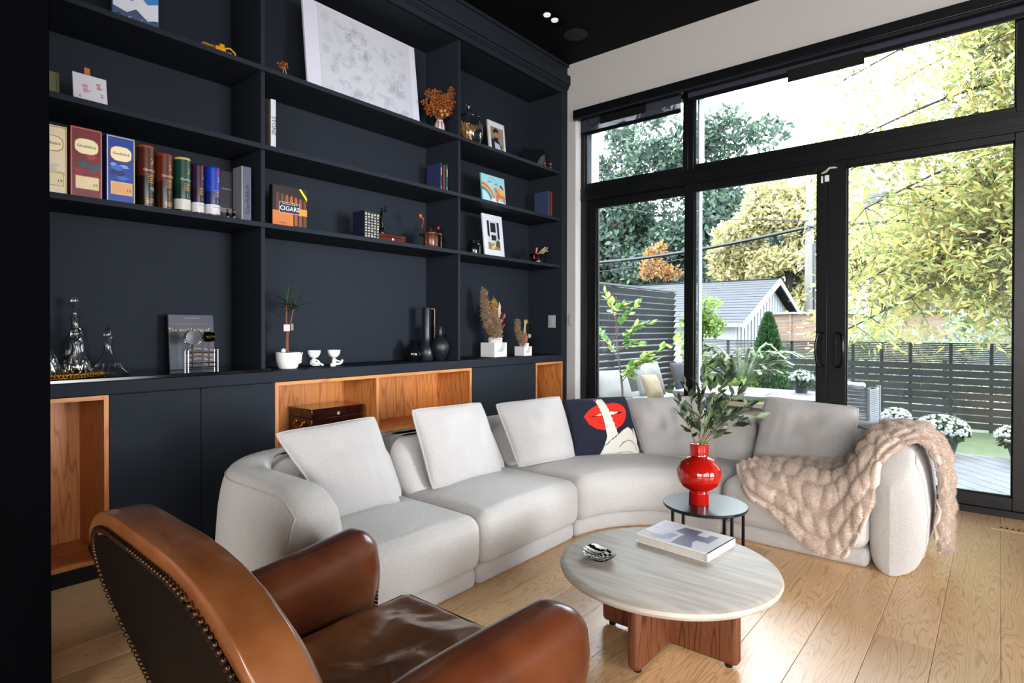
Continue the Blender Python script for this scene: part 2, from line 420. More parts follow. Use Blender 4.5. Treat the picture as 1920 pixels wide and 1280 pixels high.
# wall plates
def plate(name, label, cat, loc, rz, wd, ht, m=SILVER):
    r = thing(name, label, cat, loc, rz); build('cover_plate', MB().box(-wd/2, wd/2, -.005, 0, -ht/2, ht/2), m, r, bevel=.0015)
    build('rocker', MB().box(-wd * .22, wd * .22, -.009, -.005, -ht * .3, ht * .3), m, r, bevel=.0015); return r
PL = mat('plate_grey', '#a5a5a8', .4)
plate('light_switch', 'grey metal light switch plate inside the dark bookcase side panel', 'light switch', (-.108, -.0905, 1.208), 0, .084, .118, PL)
r = plate('dimmer_keypad', 'small pale keypad on the narrow wall strip beside the window', 'keypad', (.035, -.001, 1.222), 0, .04, .115, PL)

# ------------------------------------------------------------ bookcase
bc = thing('bookcase', 'floor-to-ceiling navy built-in bookcase with long shelves and dividers', 'bookcase', (0, -2, .9))
Y0, Y1 = -4.14, -.065
def bpart(name, mb, m=NAVY, bevel=.0015, **k): return build(name, mb, m, bc, world=True, bevel=bevel, **k)
bpart('back_panel', MB().box(-.41, -.39, Y0, -.065, .9, CZ - .01))
bpart('side_panel', MB().box(-.39, -.0, -.09, -.066, .901, 3.33))
bpart('stile', MB().box(-.02, 0, -.066, 0, 0, 3.33)); bpart('side_filler', MB().box(-.41, -.02, -.064, -.002, 0, 3.33))
DIV = [(-2.969, -2.945), (-1.418, -1.394)]
for a, b in DIV:
    bpart('divider', MB().box(-.39, -.03, a, b, .901, 3.33))
SH = [1.706, 2.14, 2.574]
for z in SH: bpart('shelf', MB().box(-.39, -.012, Y0, -.09, z, z + .027))
bpart('soffit', MB().box(-.39, -.02, Y0, -.066, 3.33, 3.345))
bpart('frieze', MB().box(-.03, .0, Y0, 0, 3.33, CZ - .001))
bpart('moulding', MB().box(0, .035, Y0, .0, 3.415, 3.50).box(0, .02, Y0, 0, 3.39, 3.415).box(0, .012, Y0, 0, 3.375, 3.39).box(0, .02, Y0, 0, 3.585, CZ - .001))
# worktop and base units
ct = thing('worktop', 'long dark navy worktop running under the open shelves', 'worktop', (-.2, -2, .841))
build('slab', MB().box(-.41, .0, Y0, -.067, .841, .9005), NAVY, ct, world=True, bevel=.002)
def unit(y0, y1, label, doors=(), oak=None, zlow=.075, split=None, name='base_cabinet'):
    r = thing(name, label, 'cabinet', (-.2, (y0 + y1) / 2, 0))
    cz0 = .0
    if oak:
        build('plinth', MB().box(-.38, -.03, y0, y1, 0, .07), BLACK, r, world=True)
        t = .02; a, b, c, d = y0 + .001, y1 - .001, oak, .838
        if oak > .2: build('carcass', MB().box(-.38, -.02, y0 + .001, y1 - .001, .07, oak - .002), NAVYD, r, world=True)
        build('oak_side', MB().box(-.38, -.001, a, a + t, c, d), OAK, r, world=True, bevel=.001)
        build('oak_side', MB().box(-.38, -.001, b - t, b, c, d), OAK, r, world=True, bevel=.001)
        OH = wood('oak_horizontal', '#c98547', '#a8622c', .45, 1, 1.6, 1.5)
        build('oak_top', MB().box(-.38, -.001, a + t, b - t, d - t, d), OH, r, world=True, bevel=.001)
        build('oak_bottom', MB().box(-.38, -.001, a + t, b - t, c, c + t), OH, r, world=True, bevel=.001)
        build('oak_back', MB().box(-.38, -.368, a + t, b - t, c + t, d - t), OAK, r, world=True)
        if split: build('oak_divider', MB().box(-.368, -.004, split, split + t, c + t, d - t), OAK, r, world=True, bevel=.001)
        if oak > .2:
            n = 2 if y1 - y0 > .8 else 1
            for i in range(n):
                dd = (y1 - y0) / n; build('drawer_front', MB().box(-.02, -.002, y0 + i * dd + .002, y0 + (i + 1) * dd - .002, .078, oak - .004), NAVY, r, world=True, bevel=.001)
    else:
        build('plinth', MB().box(-.38, -.03, y0, y1, 0, .07), BLACK, r, world=True)
        build('carcass', MB().box(-.38, -.022, y0 + .001, y1 - .001, .07, .838), BLACK, r, world=True)
        n = len(doors) - 1
        for i in range(n):
            build('door', MB().box(-.021, -.001, doors[i] + .0015, doors[i + 1] - .0015, zlow, .836), NAVY, r, world=True, bevel=.001)
    return r
unit(-4.14, -3.707, 'oak-lined open tall niche cabinet at the near end of the wall unit', oak=.078, name='open_cabinet')
unit(-3.707, -2.904, 'plain navy two-door base cabinet between the two large oak niches', doors=(-3.707, -3.304, -2.904))
unit(-2.904, -1.296, 'wide oak-lined open niche cabinet behind the sofa holding the mahogany chest', oak=.45, split=-2.2, name='open_cabinet')
unit(-1.296, -.48, 'plain navy two-door base cabinet near the window end', doors=(-1.296, -.894, -.48))
unit(-.48, -.066, 'small oak-lined niche cabinet at the window end of the wall unit', oak=.45, name='open_cabinet')

# ------------------------------------------------------------ sectional sofa
def S(s, d):
    if s <= 0: return (1.37 - d, -1.92 + s)
    A = .55 * PI / 2
    if s < A:
        a = s / .55; return (1.92 - (.55 + d) * math.cos(a), -1.92 + (.55 + d) * math.sin(a))
    return (1.92 + s - A, -1.37 + d)
sofa = thing('sectional_sofa', 'large cream boucle curved sectional sofa with rounded arms', 'sofa', (1.0, -1.2, 0))
def spart(name, mb, m=BOUCLE, **k): return build(name, mb, m, sofa, world=True, **k)
def seat(s0, s1, dback=.62):
    w_ = s1 - s0; 
    def fn(s, d, z):
        u = (s - s0) / w_ * 2 - 1; v = d / dback * 2 - 1
        if z > .2: z += .028 * max(0, 1 - u * u) * max(0, 1 - v * v) ** .5 * (z - .2) / .14
        d2 = d - .012 * math.sin(PI * min(1, max(0, (z - .08) / .26))) * (1 if d < .2 else 0)
        x, y = S(s, d2); return (x, y, z)
    return MB().soft((s0, -.035, .085), (s1, dback, .328), .062, fn, seg=(16, 8, 3), k=6)
def backc(s0, s1, nseg=14):
    w_ = s1 - s0
    def fn(s, d, z):
        lean = .16 * max(0, (z - .30)) / .28
        u = (s - s0) / w_ * 2 - 1
        dd = d + (lean if d < .6 else 0) - (.02 * (1 - u * u) if d < .6 else 0)
        x, y = S(s, dd); return (x, y, z)
    return MB().soft((s0, .43, .28), (s1, .74, .585), .09, fn, seg=(nseg, 4, 4), k=6)
def shell(s0, s1, nseg=12):
    def fn(s, d, z):
        dd = d + (-.02 * (1 - z / .3) if z < .3 else 0)
        x, y = S(s, dd); return (x, y, z)
    return MB().soft((s0, .68, .02), (s1, .87, .575), .08, fn, seg=(nseg, 2, 5), k=6)
def plinth(s0, s1, n=12): return MB().soft((s0, .0, 0), (s1, .80, .092), .03, lambda s, d, z: (*S(s, d), z), seg=(n, 6, 1), k=4)
SB = [(-1.46, -.785), (-.775, -.006), (.006, .905), (.915, 1.61)]
for i, (a, b) in enumerate(SB):
    spart('seat_cushion', seat(a, b)); 
    spart('back_cushion', backc(a + (.04 if i == 0 else 0), b - (.04 if i == 3 else 0)))
    spart('base', plinth(a, b))
    if i in (1, 2): spart('back_shell', shell(a, b))
def arm(path, side, h=.59, hw=.095, flare=.05, R=.2):
    """padded shell swept along an xy path; the last part of the path ends in a rounded nose"""
    P = [Vector((*p, 0)) for p in path]; n = len(P); cum = [0]
    for i in range(1, n): cum.append(cum[-1] + (P[i] - P[i - 1]).length)
    Ltot = cum[-1]; G = []; NS = 28; seam = []
    for i, p in enumerate(P):
        t = (P[min(i + 1, n - 1)] - P[max(i - 1, 0)]).normalized(); nrm = Vector((t.y, -t.x, 0)) * side
        rem = Ltot - cum[i]
        zt = h if rem > R else h - R + math.sqrt(max(0, R * R - (R - rem) ** 2)) 
        k = 1 if rem > .085 else math.sqrt(max(0.0, 1 - ((.085 - rem) / .085) ** 2)); k = max(k, .02)
        ww = hw * k; 
        if i == 0: ww *= 1
        ring = []
        for j in range(NS):
            a = 2 * PI * j / NS; ca, sa = math.cos(a), math.sin(a)
            e = .42; cx_ = math.copysign(abs(ca) ** e, ca); sz_ = math.copysign(abs(sa) ** .5, sa)
            z = zt / 2 + zt / 2 * sz_
            out = flare * math.sin(PI * min(1, z / h) ** .8) if ca > 0 else 0
            q = p + nrm * (cx_ * ww + out * k) + t * 0
            ring.append((q.x, q.y, max(0.0, z)))
        G.append(ring)
        if rem > .06: seam.append(Vector(ring[4]) + nrm * .001); last = ring
    m = MB().grid(G, cv=True); nv = NS; o = len(m.v)
    m.f.append(tuple(reversed(range(nv)))); m.m.append(0); m.f.append(tuple(range((n - 1) * nv, n * nv))); m.m.append(0)
    seam += [Vector(last[k]) for k in (3, 2, 1, 0, 27, 26)]
    sm = MB().tube([p for p in seam if p.z > 0.015], .0035, 6)
    return m, sm
def arc(cx, cy, r, a0, a1, n): return [(cx + r * math.cos(a0 + (a1 - a0) * i / n), cy + r * math.sin(a0 + (a1 - a0) * i / n)) for i in range(n + 1)]
# near-left arm: down the back, round the corner, forward
pl = [(.595, -2.71), (.595, -2.9), (.595, -3.05), (.595, -3.15)] + arc(.895, -3.17, .3, PI, 1.5 * PI, 12)[1:]
pl += [(x, -3.47) for x in (1.0, 1.1, 1.17, 1.22, 1.26, 1.30, 1.33, 1.355, 1.372, 1.385, 1.394, 1.40)]
m_, s_ = arm(pl, 1, flare=.025); a1 = spart('arm', m_); spart('piping', s_, mat('piping_cream', '#bdb6ad', .9))
pr = [(1.93 + .01, -.595), (2.1, -.595), (2.3, -.595), (2.42, -.595)] + list(reversed(arc(2.455, -.895, .3, 0, PI / 2, 12)))[1:]
pr += [(2.755, y) for y in (-.98, -1.08, -1.15, -1.20, -1.25, -1.29, -1.32, -1.345, -1.362, -1.375, -1.384, -1.39)]
m_, s_ = arm(pr, -1, h=.60, flare=.05); spart('arm', m_); spart('piping', s_, MC['piping_cream'])

def pillow_mesh(TL, TR, BR, BL, T, n=40, pinch=.012, seed=0, wr=.006, flatb=0, mats=None, crush=None):
    TL, TR, BR, BL = map(Vector, (TL, TR, BR, BL)); mb = MB(); nrm = (TR - TL).cross(BL - TL).normalized() * -1
    front = []; back = []
    for i in range(n + 1):
        fr = []; bk = []
        for j in range(n + 1):
            u = .5 - .5 * math.cos(PI * j / n); v = .5 - .5 * math.cos(PI * i / n)
            u = lerp(j / n, u, .5); v = lerp(i / n, v, .5)
            su = math.sin(PI * u); sv = math.sin(PI * v)
            uu = u + pinch * sv * (0.5 - u) * 2 * (1 - su) ; vv = v + pinch * su * (0.5 - v) * 2 * (1 - sv)
            cr_ = .018 * ((1 - su) * (1 - sv)) ** 3; uu += cr_ * (1 if u < .5 else -1); vv += cr_ * (1 if v < .5 else -1)
            p = TL.lerp(TR, uu).lerp(BL.lerp(BR, uu), vv)
            t = T * (max(0, su) * max(0, sv)) ** .38
            e = noise.noise(Vector((u * 3.1 + seed, v * 3.1, seed))) * wr * 2 * su * sv
            w2 = noise.noise(Vector((u * 9 + seed * 3, v * 3, seed))) * wr * (1 - abs(2 * v - 1)) * su
            if crush:
                for (cu_, cv_, rr, dd) in crush: e -= dd * math.exp(-((u - cu_) ** 2 + (v - cv_) ** 2) / rr ** 2)
            fr.append(p + nrm * (t + e + w2)); bk.append(p - nrm * (t * .8))
        front.append(fr); back.append(bk)
    mb.grid([list(r) for r in front])
    if mats:
        k = 0
        for i in range(n):
            for j in range(n):
                mb.m[k] = mats((j + .5) / n, 1 - (i + .5) / n); k += 1
    mb.grid([list(reversed(r)) for r in back])
    return mb, nrm, front
def pillow(name, label, TL, TR, BR, BL, T, m, group=None, **k):
    mb, nrm, fr = pillow_mesh(TL, TR, BR, BL, T, **k)
    n = len(fr) - 1
    base = (Vector(BL) + Vector(BR)) / 2; base.z = min(v[2] for v in mb.v)
    r = thing(name, label, 'cushion', base, 0, group)
    build('cover', mb, m, r, world=True, sharp=60)
    edge = [fr[0][j] for j in range(n + 1)] + [fr[i][n] for i in range(1, n + 1)] + [fr[n][j] for j in range(n - 1, -1, -1)] + [fr[i][0] for i in range(n - 1, 0, -1)]
    build('seam', MB().tube(edge, .0055, 6, True), m[0] if isinstance(m, list) else m, r, world=True)
    return r
G = 'cream boucle scatter cushions on the sofa'
pillow('scatter_cushion', 'large cream scatter cushion leaning nearest the armchair at the left end of the sofa', (.839, -3.367, .713), (.839, -2.855, .725), (1.011, -2.844, .345), (.998, -3.182, .345), .075, BOUCLEP, G, seed=1, wr=.012)
pillow('scatter_cushion', 'cream scatter cushion standing tilted in the middle of the left sofa run', (.84, -2.633, .732), (.839, -2.105, .719), (.99, -2.091, .345), (.978, -2.614, .345), .07, BOUCLEP, G, seed=2, wr=.012)
pillow('scatter_cushion', 'cream scatter cushion just left of the navy lips cushion', (.84, -1.984, .697), (.942, -1.46, .706), (1.102, -1.52, .345), (1.012, -1.974, .345), .075, BOUCLEP, G, seed=3, wr=.014)
# navy cushion with lips and hand print
def kiss():
    def cv(px, py):
        v = 1 - (py - 92) / 358.; xl = 535 + (1 - v) * 75; xr = 935 + (1 - v) * 100; return ((px - xl) / (xr - xl), v)
    lips = [cv(*p) for p in [(672, 228), (700, 195), (735, 168), (775, 153), (800, 158), (825, 152), (870, 162), (900, 182), (916, 205), (905, 240), (875, 275), (840, 295), (790, 300), (740, 292), (700, 268)]]
    mouth = [cv(*p) for p in [(693, 233), (750, 222), (800, 214), (850, 210), (896, 213), (850, 222), (800, 226), (750, 230)]]
    teeth = [cv(*p) for p in [(728, 228), (770, 214), (812, 208), (856, 212), (830, 223), (780, 228)]]
    fing = [cv(*p) for p in [(722, 112), (765, 112), (800, 190), (850, 322), (880, 300), (912, 287), (945, 300), (962, 330), (985, 370), (1015, 425), (1025, 445), (774, 455), (785, 380), (793, 330), (758, 200), (738, 150)]]
    thumb = [cv(*p) for p in [(955, 300), (968, 288), (980, 310), (990, 350), (985, 372), (962, 330)]]
    nail = [cv(*p) for p in [(1003, 405), (1018, 402), (1033, 425), (1030, 445), (1010, 438)]]
    nail2 = [cv(*p) for p in [(722, 112), (738, 112), (738, 135), (728, 138)]]
    lines = [[cv(*p) for p in L_] for L_ in ([(862, 392), (880, 365), (910, 352), (940, 360), (965, 385), (985, 425)], [(860, 440), (890, 430), (925, 428), (950, 440)], [(790, 380), (815, 350), (848, 322)], [(722, 112), (758, 200), (793, 330)], [(765, 112), (800, 190), (850, 322)])]
    def inside(P, u, v):
        c = False; n = len(P); j = n - 1
        for i in range(n):
            if (P[i][1] > v) != (P[j][1] > v) and u < (P[j][0] - P[i][0]) * (v - P[i][1]) / (P[j][1] - P[i][1]) + P[i][0]: c = not c
            j = i
        return c
    def near(P, u, v, r):
        for (a, b), (c, d) in zip(P, P[1:]):
            l2 = (c - a) ** 2 + (d - b) ** 2; t = max(0, min(1, ((u - a) * (c - a) + (v - b) * (d - b)) / l2))
            if (u - a - t * (c - a)) ** 2 + (v - b - t * (d - b)) ** 2 < r * r: return True
        return False
    def f(u, v):
        if inside(nail, u, v): return 4
        if inside(nail2, u, v): return 4
        for l in lines[:3]:
            if near(l, u, v, .0045): return 3
        if inside(fing, u, v):
            for l in lines[3:]:
                if near(l, u, v, .004): return 3
            return 2
        if inside(thumb, u, v): return 2
        if inside(teeth, u, v): return 2
        if inside(mouth, u, v): return 3
        if inside(lips, u, v): return 1
        return 0
    return f
KM = [mat('navy_wool', '#15192b', .95, bump=.6, bscale=300), mat('red_wool', '#d3200f', .9, bump=.5, bscale=300), mat('cream_wool', '#cfccc2', .95, bump=.5, bscale=300), mat('black_wool', '#07080c', .95), mat('purple_wool', '#8a3a86', .9)]
pillow('lips_cushion', 'navy cushion printed with red lips and a finger', (.974, -1.463, .682), (1.233, -1.126, .695), (1.387, -1.19, .345), (1.1, -1.52, .345), .06, KM, n=130, mats=kiss(), seed=5, wr=.004)
pillow('scatter_cushion', 'crumpled cream cushion between the lips cushion and the olive branches', (1.218, -1.112, .675), (1.664, -.881, .713), (1.82, -1.044, .345), (1.41, -1.19, .345), .085, BOUCLEP, G, seed=6, wr=.02, crush=[(.55, .25, .16, .03), (.75, .15, .1, .02), (.42, .45, .1, .012)])
pillow('scatter_cushion', 'cream cushion at the right end of the sofa beside the fur throw', (2.047, -.869, .738), (2.548, -.869, .71), (2.52, -.93, .36), (1.992, -.937, .345), .09, BOUCLEP, G, seed=9, wr=.016, crush=[(.5, .12, .2, .012)])

# faux-fur throw over the right arm
def catmull(p0, p1, p2, p3, t): return .5 * ((2 * p1) + (-p0 + p2) * t + (2 * p0 - 5 * p1 + 4 * p2 - p3) * t * t + (-p0 + 3 * p1 - 3 * p2 + p3) * t ** 3)
def cgrid(rows, nu, nv):
    R = [[Vector(p) for p in r] for r in rows]
    def samp(seq, t):
        k = len(seq) - 1; x = min(t * k, k - 1e-6); i = int(x); f = x - i
        g = lambda j: seq[max(0, min(k, j))]
        return catmull(g(i - 1), g(i), g(i + 1), g(i + 2), f)
    out = []
    for a in range(nu + 1):
        col = [samp([r[j] for r in R], a / nu) for j in range(len(R[0]))]
        out.append([samp(col, b / nv) for b in range(nv + 1)])
    return out
rows = [
 [(2.03, -1.30, .365), (2.05, -1.27, .38), (2.08, -1.22, .385), (2.12, -1.14, .38), (2.18, -1.05, .37)],
 [(2.17, -1.435, .27), (2.17, -1.42, .33), (2.19, -1.30, .385), (2.22, -1.12, .385), (2.26, -.98, .375)],
 [(2.31, -1.445, .17), (2.31, -1.44, .28), (2.30, -1.35, .385), (2.31, -1.12, .39), (2.34, -.93, .39)],
 [(2.44, -1.45, .07), (2.43, -1.45, .22), (2.42, -1.38, .38), (2.42, -1.15, .39), (2.43, -.92, .40)],
 [(2.56, -1.45, .06), (2.54, -1.455, .22), (2.53, -1.40, .38), (2.53, -1.18, .41), (2.53, -.92, .43)],
 [(2.63, -1.455, .17), (2.615, -1.46, .30), (2.61, -1.38, .44), (2.61, -1.18, .50), (2.60, -.92, .53)],
 [(2.675, -1.46, .31), (2.665, -1.45, .42), (2.665, -1.32, .56), (2.67, -1.15, .61), (2.67, -.90, .625)],
 [(2.72, -1.40, .50), (2.73, -1.34, .57), (2.75, -1.24, .625), (2.76, -1.12, .64), (2.76, -.92, .64)],
 [(2.83, -1.27, .60), (2.84, -1.23, .62), (2.86, -1.17, .635), (2.86, -1.08, .635), (2.86, -.95, .63)],
 [(2.90, -1.22, .52), (2.92, -1.19, .53), (2.92, -1.13, .54), (2.925, -1.05, .54), (2.93, -.96, .53)],
 [(2.92, -1.22, .36), (2.935, -1.19, .36), (2.93, -1.13, .36), (2.935, -1.05, .37), (2.945, -.97, .37)],
 [(2.91, -1.22, .22), (2.935, -1.19, .21), (2.93, -1.13, .20), (2.935, -1.05, .20), (2.945, -.97, .22)],
 [(2.915, -1.20, .12), (2.93, -1.18, .095), (2.945, -1.13, .085), (2.945, -1.07, .09), (2.935, -1.0, .13)]]
g = cgrid(rows, 220, 96)
def disp(g):
    nu, nv = len(g) - 1, len(g[0]) - 1; out = []
    for i in range(nu + 1):
        r = []
        for j in range(nv + 1):
            du = g[min(i + 1, nu)][j] - g[max(i - 1, 0)][j]; dv = g[i][min(j + 1, nv)] - g[i][max(j - 1, 0)]
            n_ = du.cross(dv); n_ = n_.normalized() if n_.length > 1e-9 else Vector((0, 0, 1))
            if n_.z < -.2 and i < nu * .7: n_ = -n_
            u, v = i / nu, j / nv
            rv = v * 6.0 + .22 * math.sin(u * 11) + .12 * math.sin(u * 27); ridge = abs(math.sin(PI * rv))
            puff = abs(math.sin(PI * (u * 17 + .5 * math.floor(rv) + .12 * math.sin(v * 17 + u * 31))))
            b = .036 * (ridge ** .5) * (.35 + .65 * puff ** .45) + .008 * noise.noise(Vector((u * 40, v * 15, 3)))
            r.append(g[i][j] + n_ * (b + .004))
        out.append(r)
    return out
tb = MB().grid(disp(g))
thr = build('throw', tb, FUR, loc=(2.5, -1.2, .36), world=True, sharp=0)
thr.data.polygons.foreach_set('use_smooth', [True] * len(thr.data.polygons))
sm = thr.modifiers.new('thick', 'SOLIDIFY'); sm.thickness = .014; sm.offset = -1
# short pile
pv_ = disp(g); PP = []; rq = random.Random(2)
PN = np.zeros((0, 3)); A = np.array([[tuple(p) for p in r] for r in pv_]); dU = np.gradient(A, axis=0); dV = np.gradient(A, axis=1); NN = np.cross(dU, dV); NN /= np.linalg.norm(NN, axis=2)[:, :, None] + 1e-9
rs0 = np.random.RandomState(9); n = 110000
ii = rs0.randint(0, A.shape[0] - 1, n); jj = rs0.randint(0, A.shape[1] - 1, n); fa = rs0.uniform(size=n)[:, None]; fb = rs0.uniform(size=n)[:, None]
P0_ = A[ii, jj] * (1 - fa) + A[ii + 1, jj] * fa; P0_ = P0_ + (A[ii, jj + 1] - A[ii, jj]) * fb
N0 = NN[ii, jj] + rs0.normal(size=(n, 3)) * .45; N0[:, 2] -= .25; N0 /= np.linalg.norm(N0, axis=1)[:, None]
S0 = np.cross(N0, rs0.normal(size=(n, 3))); S0 /= np.linalg.norm(S0, axis=1)[:, None]; S0 *= .0007
V = np.stack([P0_ - S0, P0_ + S0, P0_ + N0 * .011], 1).reshape(-1, 3) - np.array([2.5, -1.2, .36])
me = bpy.data.meshes.new('fur_pile'); me.from_pydata(V.tolist(), [], np.arange(3 * n).reshape(-1, 3).tolist()); me.materials.append(FUR)
fo = bpy.data.objects.new('fur_pile', me); COL.objects.link(fo); fo.parent = thr; fo['kind'] = 'stuff'
tag(thr, 'thick beige faux-fur throw draped over the right arm and seat of the sofa', 'blanket')

# ------------------------------------------------------------ coffee table, side table
TC = (2.215, -2.60)
tb = thing('coffee_table', 'round travertine-topped coffee table on crossed walnut planks', 'coffee table', (*TC, 0))
prof = [(0.001, .264), (.34, .264), (.372, .266), (.384, .273), (.388, .283), (.384, .293), (.374, .298), (.366, .3), (.001, .3)]
build('tabletop', MB().lathe(prof, 96), TRAV, tb)
for rz in (0, PI / 2):
    pp = MB().soft((-.262, -.024, .012), (.262, .024, .264), .02, None, seg=(2, 1, 2), k=3)
    M = Matrix.Rotation(rz, 4, 'Z'); pp.v = [tuple(M @ Vector(p)) for p in pp.v]
    build('cross_plank', pp, WALNUT, tb)
for x, y in ((-.225, 0), (.225, 0), (0, -.225), (0, .225)):
    build('foot', MB().lathe([(.012, 0), (.013, .004), (.013, .014)], 12, x, y), BLACK, tb)
build('mounting_plate', MB().box(-.10, .11, -.10, .10, .245, .2635).box(-.10, -.09, -.1, .1, .225, .25), mat('pale_steel', '#c9c4c4', .4), tb)
bk = thing('coffee_table_book', 'large white art book with grey abstract cover lying on the travertine table', 'book', (2.19, -2.39, .3005), math.radians(-5))
build('cover', MB().box(-.15, .155, -.115, .115, 0, .003).box(-.15, .155, -.115, .115, .029, .032).box(.150, .155, -.115, .115, 0, .032), PAPER, bk)
build('pages', MB().box(-.145, .15, -.108, .108, .003, .029), PAGES, bk)
def topshape(poly, m, parent, z): 
    n = len(poly); build('printed_shape', MB().add([(x, y, z) for x, y in poly] + [(x, y, z + .0004) for x, y in poly], [tuple(range(n, 2 * n)), tuple(reversed(range(n)))] + [(i, (i + 1) % n, (i + 1) % n + n, i + n) for i in range(n)]), m, parent, sharp=0)
GB = flat('#5c6680')
topshape([(-.04, .085), (.035, .085), (.035, .035), (.075, .035), (.075, .07), (.11, .07), (.11, -.02), (.06, -.02), (.06, -.05), (.085, -.105), (.0, -.105), (-.005, -.04), (.0, .01), (-.05, .02)], GB, bk, .032)
topshape([(-.05, -.01), (-.02, -.01), (-.02, -.075), (-.06, -.075), (-.06, -.04)], flat('#7d86a0'), bk, .032)
topshape([(-.06 + .045 * math.cos(a * PI / 12), -.075 + .02 * math.sin(a * PI / 12)) for a in range(24)], flat('#8a93aa'), bk, .0322)
topshape([(-.14, .11), (-.05, .11), (-.06, .03), (-.13, .0)], flat('#c8c9d4'), bk, .0321)
topshape([(-.145, -.11), (-.06, -.11), (-.09, -.06), (-.145, -.05)], flat('#b9a9a6'), bk, .0321)
dish = thing('trinket_dish', 'small black and white checkered ceramic dish with a spoon-shaped tray at the table edge', 'dish', (2.015, -2.745, .3))
ds = []
for i in range(13):
    r_ = .001 + .055 * i / 12; ds.append([(r_ * 1.15 * math.cos(a * PI / 24), r_ * math.sin(a * PI / 24), .004 + .02 * (i / 12) ** 2.2 + .006 * (i / 12) ** 3 * math.cos(a * PI / 24 * 3)) for a in range(48)])
m_ = MB().grid(ds, cv=True)
for k in range(len(m_.m)): m_.m[k] = ((k // 48) // 2 + (k % 48) // 3) % 2
for p in ds: pass
base = [[(x, y, z - .004) for x, y, z in r] for r in ds]; n0 = len(m_.f); m_.grid([list(reversed(r)) for r in base], cv=True)
CK = [flat('#0c0c0e', .12), flat('#e4e2dc', .12)]
o = build('bowl', m_, CK, dish)
ds2 = [[(x * .72 - .02, y * .72 + .004, z * .8 + .014) for x, y, z in r] for r in ds]
m_ = MB().grid(ds2, cv=True)
for k in range(len(m_.m)): m_.m[k] = (int((ds2[k // 48][k % 48][1] + .2) * 90)) % 2
m_.grid([[(x, y, z - .003) for x, y, z in reversed(r)] for r in ds2], cv=True)
build('spoon_rest', m_, CK, dish)
st = thing('side_table', 'small round black metal side table between the sofa and the coffee table', 'side table', (2.105, -1.965, 0))
build('tabletop', MB().lathe([(.001, .332), (.182, .332), (.186, .336), (.186, .344), (.184, .346), (.001, .346)], 64), mat('blackened_steel', '#1b2129', .25, metal=.3, bump=.03, bscale=20, var=.4, vscale=12), st)
for a in (-100, -28, 80, 170, 35):
    x, y = .172 * math.cos(math.radians(a)), .172 * math.sin(math.radians(a))
    build('leg', MB().box(x - .006, x + .006, y - .006, y + .006, 0, .333), BLACKM, st, bevel=.001)
build('floor_ring', MB().tube([(.172 * math.cos(i * PI / 24), .172 * math.sin(i * PI / 24), .006) for i in range(48)], .005, 6, True), BLACKM, st)
vz = thing('red_vase', 'glossy red bulbous vase with gold rim on the black side table', 'vase', (2.085, -1.985, .3463))
prof = [(.001, 0), (.044, 0), (.045, .003), (.045, .048), (.046, .052)]
for i in range(17):
    a = -1.15 + 2.38 * i / 16; prof.append((.1 * math.cos(a) * 1.0, .137 + .085 * math.sin(a)))
prof += [(.043, .222), (.042, .228), (.042, .272), (.0425, .274), (.040, .274), (.0395, .235), (.001, .23)]
build('body', MB().lathe(prof, 64), RED, vz)
build('gold_rim', MB().tube([(.0412 * math.cos(i * PI / 20), .0412 * math.sin(i * PI / 20), .2745) for i in range(40)], .0014, 6, True), BRASS, vz)
build('gold_lining', MB().lathe([(.0392, .272), (.039, .24)], 32), mat('dull_gold', '#8a6a2a', .4, metal=.8), vz)
# olive branches: every leaf its own object
LEAF = [mat('olive_leaf', '#2f3f2c', .5, trl=.15), mat('olive_leaf_light', '#5d6f4c', .55, trl=.2), mat('olive_leaf_dark', '#1b2a25', .45)]
def leaf_mesh(name, L_, W, m, curl=.12, n=5):
    g = []
    for i in range(n + 1):
        t = i / n; w_ = W * math.sin(PI * min(1, t * 1.0) ** .85) if 0 < t < 1 else .0004
        g.append([(-w_, L_ * t, curl * L_ * t * t + w_ * .25), (0, L_ * t, curl * L_ * t * t), (w_, L_ * t, curl * L_ * t * t + w_ * .25)])
    mb = MB().grid(g); me = bpy.data.meshes.new(name); me.from_pydata(mb.v, [], mb.f); me.materials.append(m)
    me.polygons.foreach_set('use_smooth', [True] * len(me.polygons)); return me
def put_leaf(me, parent, p, d, roll, sc_=1.0, name='leaf'):
    o = bpy.data.objects.new(name, me); COL.objects.link(o); o.parent = parent
    q = Vector(d).to_track_quat('Y', 'Z').to_matrix().to_4x4()
    o.matrix_local = Matrix.Translation(p) @ q @ Matrix.Rotation(roll, 4, 'Y') @ Matrix.Scale(sc_, 4)
    return o
rnd = random.Random(11)
ol = thing('olive_branches', 'bunch of dark green olive branches standing in the red vase', 'branches', (2.085, -1.985, .6))
LM = [leaf_mesh('olive_leaf', .066, .0115, m) for m in LEAF]
ends = [(-.09, -.02, .27), (-.05, .0, .30), (.0, .03, .33), (.05, .0, .30), (.09, .03, .33), (.13, .05, .25), (.17, .04, .20), (.22, .03, .24), (.05, .05, .22), (-.06, -.04, .17), (.12, -.03, .16), (.16, .0, .30), (.02, -.03, .26), (.19, .06, .14)]
